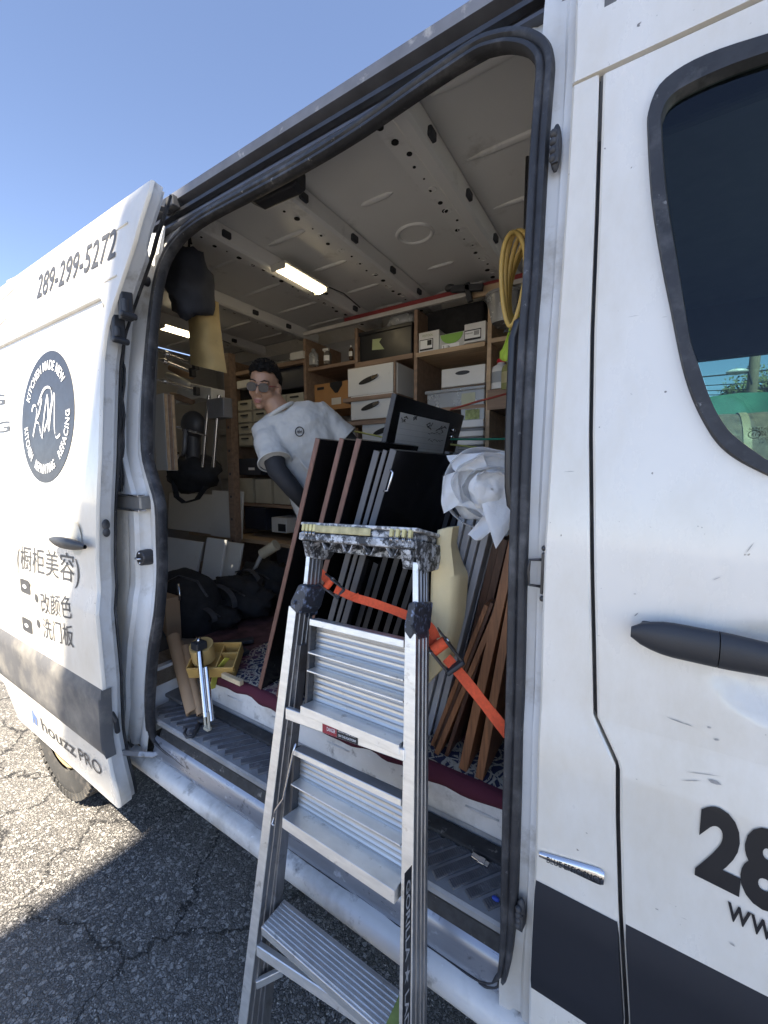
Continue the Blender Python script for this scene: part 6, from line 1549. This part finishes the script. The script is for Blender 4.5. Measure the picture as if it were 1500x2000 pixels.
    for k in range(8):
        u = .012+.0145*k if k < 4 else Wd-.018-.0185*(7-k)
        cbox(u, u+.010, -.005, .010, .028, .050, 'tape_clip', TAPE, .003)
        m = MB()
        for q in (0, .005): m.tube([cp(u+.006+q, -.003, .030), cp(u+.006+q, -.007, .022), cp(u+.006+q, -.003, .013)], .0012, 5)
        m.build('wire_clip', STEEL, t, smooth=True)
    for s_, u in ((-1, .012), (1, Wd-.012)):
        m = MB(); m.prism([cp(u-.012*s_*0, n, h) for n, h in ((.004, -.001), (.155, -.001), (.115, -.052), (.03, -.052))], Xd*(.030 if s_ < 0 else -.030)); m.build('cap_socket', PL, t, bev=.004)
    for k in range(9):
        u = .05+(Wd-.10)*k/8; m = MB(); m.prism([cp(u, .008, -.001), cp(u+.003*(1 if k % 2 else -1), .10, -.001), cp(u+.012*(1 if k % 2 else -1), .012, -.024)], Xd*.003); m.build('cap_gusset', PL, t)
    cbox(.04, Wd-.04, .10, .106, -.026, -.001, 'cap_web', PL, .001)
    m = MB(); m.prism([cp(Wd+.001, .0, .024), cp(Wd+.001, D_, .024), cp(Wd+.001, D_-.02, -.045), cp(Wd+.001, .05, -.062), cp(Wd+.001, .012, -.02)], Xd*.006); m.build('cap_side', PL, t, bev=.003)
ladder()

# ================================================================== orange ratchet strap
def strap():
    WEB = M('orange_webbing', (.78, .105, .035), .75, var=.12, vs=40, stretch=(3, 3, 3), bmp=.4, bs=420)
    t = thing('ratchet_strap', 'bright orange ratchet strap pulled across behind the ladder to the pillar', 'strap', (-.6, .97, 1.2))
    def ribbon(px, name, width=.026):
        P = [at(x, y, 'y', Y) for x, y, Y in px]; sm = []
        for i in range(len(P)-1):
            p0, p1, p2, p3 = P[max(i-1, 0)], P[i], P[i+1], P[min(i+2, len(P)-1)]
            for q in (0, .25, .5, .75): sm.append(.5*((2*p1)+(p2-p0)*q+(2*p0-5*p1+4*p2-p3)*q*q+(3*p1-p0-3*p2+p3)*q**3))
        sm.append(P[-1]); rows = []
        for i, p in enumerate(sm):
            tg = (sm[min(i+1, len(sm)-1)]-sm[max(i-1, 0)]).normalized(); f = V((.35, -.8, .3)); s = tg.cross(f).normalized(); tw = .35*math.sin(i*.42)
            s = (s*math.cos(tw)+f.normalized()*math.sin(tw)).normalized(); k = s.cross(tg)*.0012
            rows.append([p-s*width/2+k, p+s*width/2+k, p+s*width/2-k, p-s*width/2-k])
        MB().grid(rows, close=True).build(name, WEB, t, smooth=True, auto=40)
    ribbon([(618, 1112, 1.0), (630, 1122, .985), (644, 1138, .97)], 'webbing')
    ribbon([(655, 1150, .965), (690, 1166, .965), (730, 1178, .97), (770, 1192, .972), (800, 1204, .975), (822, 1212, .975), (842, 1228, .972), (852, 1248, .968)], 'webbing')
    ribbon([(690, 1163, .962), (692, 1167, .962)], 'webbing', .033)
    ribbon([(872, 1285, .96), (895, 1312, .955), (920, 1342, .95), (950, 1380, .945), (975, 1412, .94), (992, 1434, .935)], 'webbing', .028)
    ribbon([(838, 1242, .968), (846, 1255, .966), (850, 1262, .966)], 'webbing')
    BK = M('buckle_grey', (.085, .08, .08), .45, metal=.5, var=.25, vs=20, dirt=((.28, .26, .25), .6, .72, 40))
    for (x, y, Y, ang, s) in ((648, 1143, .962, -38, .85), (864, 1268, .955, -52, 1.15)):
        c = at(x, y, 'y', Y); q = Matrix.Rotation(R(32), 3, 'Z') @ Matrix.Rotation(R(-ang), 3, 'Y')
        b = bpy.data.objects.new('ratchet', None); col.objects.link(b); b.parent = t; b.matrix_parent_inverse = Matrix.Translation(-V(t.location)); b.location = (0,0,0); b.empty_display_size = .02
        def bx(off, d, nm, mat=BK, bev=.002): MB().box(c+q@(V(off)*s), V(d)*s, q).build(nm, mat, b, bev=bev)
        bx((-.012, -.004, .022), (.070, .022, .003), 'side_plate'); bx((-.012, -.004, -.022), (.070, .022, .003), 'side_plate')
        bx((.012, -.016, .021), (.065, .014, .006), 'lever_arm', bev=.003); bx((.012, -.016, -.021), (.065, .014, .006), 'lever_arm', bev=.003)
        bx((.044, -.018, 0), (.012, .020, .050), 'lever_grip', BLACKP, .005)
        m = MB(); m.cyl(c+q@(V((-.012, -.004, -.026))*s), c+q@(V((-.012, -.004, .026))*s), .009*s, n=12); m.build('spool', STEEL, b, smooth=True, auto=40)
        m = MB(); m.tube([c+q@(V((-.012+.011*math.cos(a), -.004+.011*math.sin(a), -.017))*s) for a in np.linspace(0, 6.283, 16, endpoint=False)], .003*s, 5, closed=True, caps=False); m.build('wound_webbing', WEB, b, smooth=True)
        m = MB(); m.cyl(c+q@(V((-.012, -.004, -.018))*s), c+q@(V((-.012, -.004, .018))*s), .0135*s, n=14); m.build('wound_webbing', WEB, b, smooth=True, auto=40)
    e = at(994, 1446, 'y', .94); m = MB(); m.tube([at(990, 1432, 'y', .935), e, e+V((.01, .02, -.03)), V((-.202, .985, e.z-.05))], .006, 8); m.build('hook', BLACKP, t, smooth=True)
strap()

# ================================================================== the man in the van
def person():
    from mathutils.bvhtree import BVHTree
    SL = at(523, 846, 'y', 1.36); SR = at(622, 812, 'y', 1.56); HP = at(655, 1005, 'y', 1.66)
    HC = at(516, 755, 'y', 1.36)
    s = (SR-SL).normalized(); NB = at(551, 809, 'y', 1.42); SM = (SL+SR)/2
    ax = (HP-NB).normalized(); fwd = s.cross(ax).normalized()
    if fwd.y > 0: fwd = -fwd
    t = thing('person', 'man in white t-shirt, sunglasses and black arm sleeves leaning among the panels', 'person', (HP.x, HP.y, .75))
    SKIN = M('skin', (.30, .175, .115), .5, var=.08, vs=14, bmp=.05, bs=200); HAIR = M('black_hair', (.010, .009, .009), .8, var=.3, vs=60, bmp=.5, bs=160, spec=.15)
    SHIRT = M('worn_white_cotton', (.43, .43, .42), .9, var=.04, vs=6, bmp=.9, bs=26, stretch=(1.5, 1.5, .6))
    SLV = M('black_sleeve', (.014, .015, .019), .75, var=.2, bmp=.2, bs=200); TRS = M('dark_trousers', (.016, .017, .022), .85, var=.2, bmp=.3, bs=160)
    def rings(m, cs, ws, ds, S=s, n=28):
        rows = []
        for i, c in enumerate(cs):
            a = (cs[min(i+1, len(cs)-1)]-cs[max(i-1, 0)]).normalized(); S_ = (S-a*S.dot(a)).normalized(); F_ = S_.cross(a).normalized()
            rows.append([c + S_*ws[i]*math.copysign(abs(math.cos(q))**.85, math.cos(q)) + F_*ds[i]*math.copysign(abs(math.sin(q))**.9, math.sin(q)) for q in np.linspace(0, 2*math.pi, n, endpoint=False)])
        o = len(m.v); m.grid(rows, close=True); m.add(rows[0], [tuple(range(n))]); m.add(rows[-1], [tuple(range(n))])
    def remesh(o, vox, sm=6):
        r = o.modifiers.new('remesh', 'REMESH'); r.mode = 'VOXEL'; r.voxel_size = vox; r.use_smooth_shade = True
        q = o.modifiers.new('smooth', 'SMOOTH'); q.factor = .5; q.iterations = sm
    # joints
    EL = at(541, 918, 'y', 1.30); WL = at(603, 992, 'y', 1.42)        # arm towards the rear of the van
    ER = at(690, 872, 'y', 1.66); WR = at(715, 940, 'y', 1.62)
    KL = V((HP.x+.05, HP.y-.16, 1.16)); KR = V((HP.x+.20, HP.y-.10, 1.14)); FL = V((HP.x+.02, HP.y+.02, .79)); FR = V((HP.x+.22, HP.y+.06, .79))
    HL = HP - s*.09; HR = HP + s*.09
    # head frame
    az = R(-62); f = V((math.cos(az)*.97, math.sin(az)*.97, -.20)).normalized(); u = V((0.10, .06, 1)); u = (u-f*u.dot(f)).normalized(); r = f.cross(u)
    HS = .83
    def hp(a, b, c): return HC + (r*a + f*b + u*c)*HS
    def he(c_, rr_, *k): m.ell(c_, tuple(x*HS for x in rr_), *k)
    Rm = Matrix((r, f, u)).transposed()
    # ---- body: one continuous skin surface
    m = MB()
    rings(m, [NB.lerp(SM, .2), SM+ax*.02, SM+ax*.12, SM+ax*.24, SM.lerp(HP, .75), HP, HP+ax*.06], [.07, .15, .165, .150, .140, .150, .13], [.055, .085, .105, .10, .10, .105, .10])
    m.tube([NB+ax*.05, NB.lerp(HC, .5)+V((0, .0, -.01)), hp(0, -.015, -.05)], [.062, .054, .050], 16)
    he(hp(0, -.012, .035), (.078, .097, .092), Rm, 22, 16)                      # cranium
    he(hp(0, .018, -.030), (.066, .078, .085), Rm, 20, 14)                      # face
    he(hp(0, .040, -.085), (.046, .050, .036), Rm, 16, 10)                      # jaw and chin
    he(hp(0, .075, -.108), (.022, .018, .016), Rm)
    for q in (-1, 1):
        he(hp(.045*q, .050, -.035), (.024, .026, .024), Rm)                     # cheek
        he(hp(.084*q, -.012, -.012), (.013, .024, .036), Rm)                    # ear
        he(hp(.032*q, .078, .026), (.026, .014, .010), Rm)                      # brow
        he(hp(.012*q, .096, -.047), (.010, .011, .008), Rm)                     # nostril
    m.tube([hp(0, .086, .018), hp(0, .099, -.015), hp(0, .112, -.040)], [.0085, .010, .011], 10)
    he(hp(0, .090, -.072), (.025, .013, .008), Rm); he(hp(0, .087, -.084), (.022, .014, .008), Rm)
    for S_, E_, W_ in ((SL, EL, WL), (SR, ER, WR)):
        m.tube([S_+ax*.01, S_.lerp(E_, .5), E_, E_.lerp(W_, .5), W_], [.050, .046, .040, .037, .028], 14)
        h = (W_-E_).normalized(); side_ = h.cross(V((0, 0, 1))).normalized(); pn = side_.cross(h)
        m.ell(W_+h*.05, (.040, .018, .05), Matrix((side_, pn, h)).transposed(), 14, 10)
        for k in range(4):
            b0 = W_+h*.085+side_*(-.027+.018*k); m.tube([b0, b0+h*(.035+.004*(k in (1, 2)))-pn*.012, b0+h*(.055+.006*(k in (1, 2)))-pn*.034], [.0095, .009, .0075], 8)
        b0 = W_+h*.03+side_*.036; m.tube([b0, b0+h*.03+side_*.022, b0+h*.06+side_*.020-pn*.01], [.012, .011, .008], 8)
    for H_, K_, F_ in ((HL, KL, FL), (HR, KR, FR)):
        m.tube([H_, H_.lerp(K_, .5), K_, K_.lerp(F_, .4), F_], [.085, .076, .056, .054, .038], 16)
        m.ell(F_+V((0, -.05, -.005)), (.042, .11, .035))
    body = m.build('body', SKIN, t, smooth=True); remesh(body, .0055, 5)
    # ---- hair: cap with fringe
    m = MB(); rows = []
    for i in range(17):
        th = i/16*1.95; row = []
        for k in range(30):
            ph = 2*math.pi*k/30; d = V((math.sin(th)*math.cos(ph), math.sin(th)*math.sin(ph), math.cos(th)))
            lim = 1.14 if d.y > .45 else (1.14+.5*(.45-d.y)/.6 if d.y > -.15 else 1.95)
            tt = min(th, lim + .05*math.sin(ph*9)); d = V((math.sin(tt)*math.cos(ph), math.sin(tt)*math.sin(ph), math.cos(tt)))
            edge = min(1, max(0, (lim+.1-tt)/.35)); rr = .93 + .13*edge**.6 + .03*mnoise.noise(d*7)
            row.append(hp(d.x*.089*rr, -.014+d.y*.108*rr, .038+d.z*.108*rr))
        rows.append(row)
    m.grid(rows, close=True); h = m.build('hair', HAIR, t, smooth=True); so_ = h.modifiers.new('t', 'SOLIDIFY'); so_.thickness = .008; so_.offset = -1
    tf = MB(); rnd = random.Random(8)
    for k in range(900):
        th = rnd.uniform(0, 1.0)**.7*1.12; ph = rnd.uniform(0, 6.283); d = V((math.sin(th)*math.cos(ph), math.sin(th)*math.sin(ph), math.cos(th)))
        b = hp(d.x*.089, -.014+d.y*.108, .038+d.z*.108); e = b+(r*(d.x*.8+rnd.uniform(-.3, .3))+f*(d.y*.7+.4)+u*(d.z*.9))*rnd.uniform(.004, .012)
        tf.tube([b, e], [.0045, .0008], 4, caps=False)
    q = tf.build('hair_tufts', HAIR, t, fix=False); q['kind'] = 'stuff'
    # ---- sunglasses
    LENS = M('dark_lens', (.012, .014, .020), .08, var=.02); FRM = M('red_brown_frame', (.20, .035, .03), .35)
    for q in (-1, 1):
        m = MB(); n = 18
        poly = [hp(q*.034+.027*math.copysign(abs(math.cos(a))**.8, math.cos(a)), .104-.10*abs(.034*q+.027*math.cos(a))*.35, -.003+.022*math.copysign(abs(math.sin(a))**.85, math.sin(a))) for a in np.linspace(0, 6.283, n, endpoint=False)]
        m.prism(poly, f*.003); m.build('lens', LENS, t)
        MB().tube([p+f*.002 for p in poly], .0016, 6, closed=True, caps=False).build('lens_rim', DARKM, t, smooth=True)
        MB().tube([hp(q*.062, .096, .008), hp(q*.079, .05, .008), hp(q*.086, -.005, .004)], .0025, 6).build('temple', FRM, t, smooth=True)
    MB().tube([hp(-.008, .108, .006), hp(0, .112, .009), hp(.008, .108, .006)], .002, 6).build('bridge', DARKM, t, smooth=True)
    m = MB(); m.ell(hp(0, .1005, -.0725), (.0185, .005, .005), Rm); m.ell(hp(0, .0985, -.083), (.016, .005, .005), Rm); m.build('lips', M('lips', (.27, .11, .09), .45), t, smooth=True)
    for q in (-1, 1): MB().tube([hp(q*.014, .0965, .028), hp(q*.034, .0935, .035), hp(q*.056, .076, .030)], [.003, .0045, .002], 6, flat=.6).build('eyebrow', HAIR, t, smooth=True)
    # ---- t-shirt
    m = MB()
    rings(m, [NB.lerp(SM, .12), NB.lerp(SM, .60), SM+ax*.03, SM+ax*.10, SM+ax*.20, SM.lerp(HP, .68), SM.lerp(HP, .9), HP+ax*.05], [.085, .150, .190, .192, .182, .180, .186, .19], [.075, .098, .122, .132, .130, .128, .134, .138])
    m.tube([NB-(HC-NB).normalized()*.03, SR.lerp(NB, .4)+ax*.005, SR], [.066, .068, .068], 16); m.tube([NB-(HC-NB).normalized()*.03, SL.lerp(NB, .4)+ax*.005, SL], [.066, .068, .068], 16)
    for S_, E_ in ((SL, EL), (SR, ER)):
        d = (E_-S_).normalized(); m.tube([S_-d*.03+ax*.0, S_+d*.04, S_+d*.12, S_+d*(.175)], [.070, .074, .072, .075], 18)
    for k in range(9):      # raised folds pulled between shoulder, armpit and waist
        f0 = (k+.5)/9; q0 = SL.lerp(SR, .12+.76*f0)+ax*(.10+.05*(k % 3))+fwd*.118; q1 = SL.lerp(SR, .30+.4*f0)+ax*(.30+.04*(k % 2))+fwd*.128
        m.tube([q0, q0.lerp(q1, .5)+fwd*.006, q1], [.004, .011, .004], 6)
    sh = m.build('t_shirt', SHIRT, t, smooth=True); remesh(sh, .0065, 7)
    # wrinkles
    tx = bpy.data.textures.new('folds', 'CLOUDS'); tx.noise_scale = .065; tx.noise_depth = 2
    dm = sh.modifiers.new('folds', 'DISPLACE'); dm.texture = tx; dm.strength = .017; dm.mid_level = .5; dm.texture_coords = 'LOCAL'
    # neckline and hems
    cn = NB+ax*.012; a_ = (HC-NB).normalized()
    m = MB(); S_ = (s-a_*s.dot(a_)).normalized(); F_ = S_.cross(a_).normalized()
    m.tube([NB+a_*.018+S_*.070*math.cos(q)+F_*.066*math.sin(q) for q in np.linspace(0, 6.283, 26, endpoint=False)], .011, 8, closed=True, caps=False); m.build('collar', SHIRT, t, smooth=True)
    for S2, E2 in ((SL, EL), (SR, ER)):
        d = (E2-S2).normalized(); o1 = d.orthogonal().normalized(); o2 = d.cross(o1)
        MB().tube([S2+d*.176+(o1*math.cos(q)+o2*math.sin(q))*.076 for q in np.linspace(0, 6.283, 24, endpoint=False)], .0045, 6, closed=True, caps=False).build('sleeve_hem', SHIRT, t, smooth=True)
    # ---- arm sleeves and trousers
    for S2, E2, W2 in ((SL, EL, WL), (SR, ER, WR)):
        d = (E2-S2).normalized(); m = MB(); m.tube([S2+d*.12, S2.lerp(E2, .75), E2, E2.lerp(W2, .5), W2], [.053, .050, .046, .042, .033], 16); m.build('arm_sleeve', SLV, t, smooth=True)
    m = MB(); rings(m, [HP-ax*.10, HP-ax*.02, HP+ax*.06, HP+ax*.12], [.155, .165, .16, .12], [.120, .125, .12, .10])
    for H_, K_, F_ in ((HL, KL, FL), (HR, KR, FR)): m.tube([H_, H_.lerp(K_, .5), K_, K_.lerp(F_, .5), F_+V((0, 0, .04))], [.100, .092, .074, .070, .062], 18)
    tr = m.build('trousers', TRS, t, smooth=True); remesh(tr, .009, 4)
    for F_ in (FL, FR):
        m = MB(); m.ell(F_+V((0, -.055, .0)), (.050, .135, .046)); m.build('shoe', BLACKP, t, smooth=True)
    # ---- chest logo laid on the shirt
    bpy.context.view_layer.update(); dg = bpy.context.evaluated_depsgraph_get()
    ev = sh.evaluated_get(dg); me = ev.to_mesh(); bv = BVHTree.FromPolygons([ev.matrix_world @ v.co for v in me.vertices], [tuple(p.vertices) for p in me.polygons]); ev.to_mesh_clear()
    def onshirt(x, y):
        d = ray(x, y).normalized(); h_ = bv.ray_cast(CAM, d); return (h_[0]-d*.004) if h_[0] else None
    cx, cy, rd = 585, 843, 8.6
    ring = [onshirt(cx+rd*math.cos(q)*.95, cy+rd*math.sin(q)*1.05) for q in np.linspace(0, 6.283, 28, endpoint=False)]
    if all(p is not None for p in ring):
        MB().tube(ring, .0022, 5, closed=True, caps=False).build('chest_logo', INK, t, smooth=True)
        for seg in (((-5, 3), (-3, -3), (-1, 3)), ((-2, 3), (0, -4), (2, 3), (4, -3), (5, 4)), ((-4, -1), (0, 1), (4, -1))):
            pts = [onshirt(cx+a, cy+b) for a, b in seg]
            if all(p is not None for p in pts): MB().tube(pts, .0014, 5).build('logo_script', INK, t, smooth=True)
person()
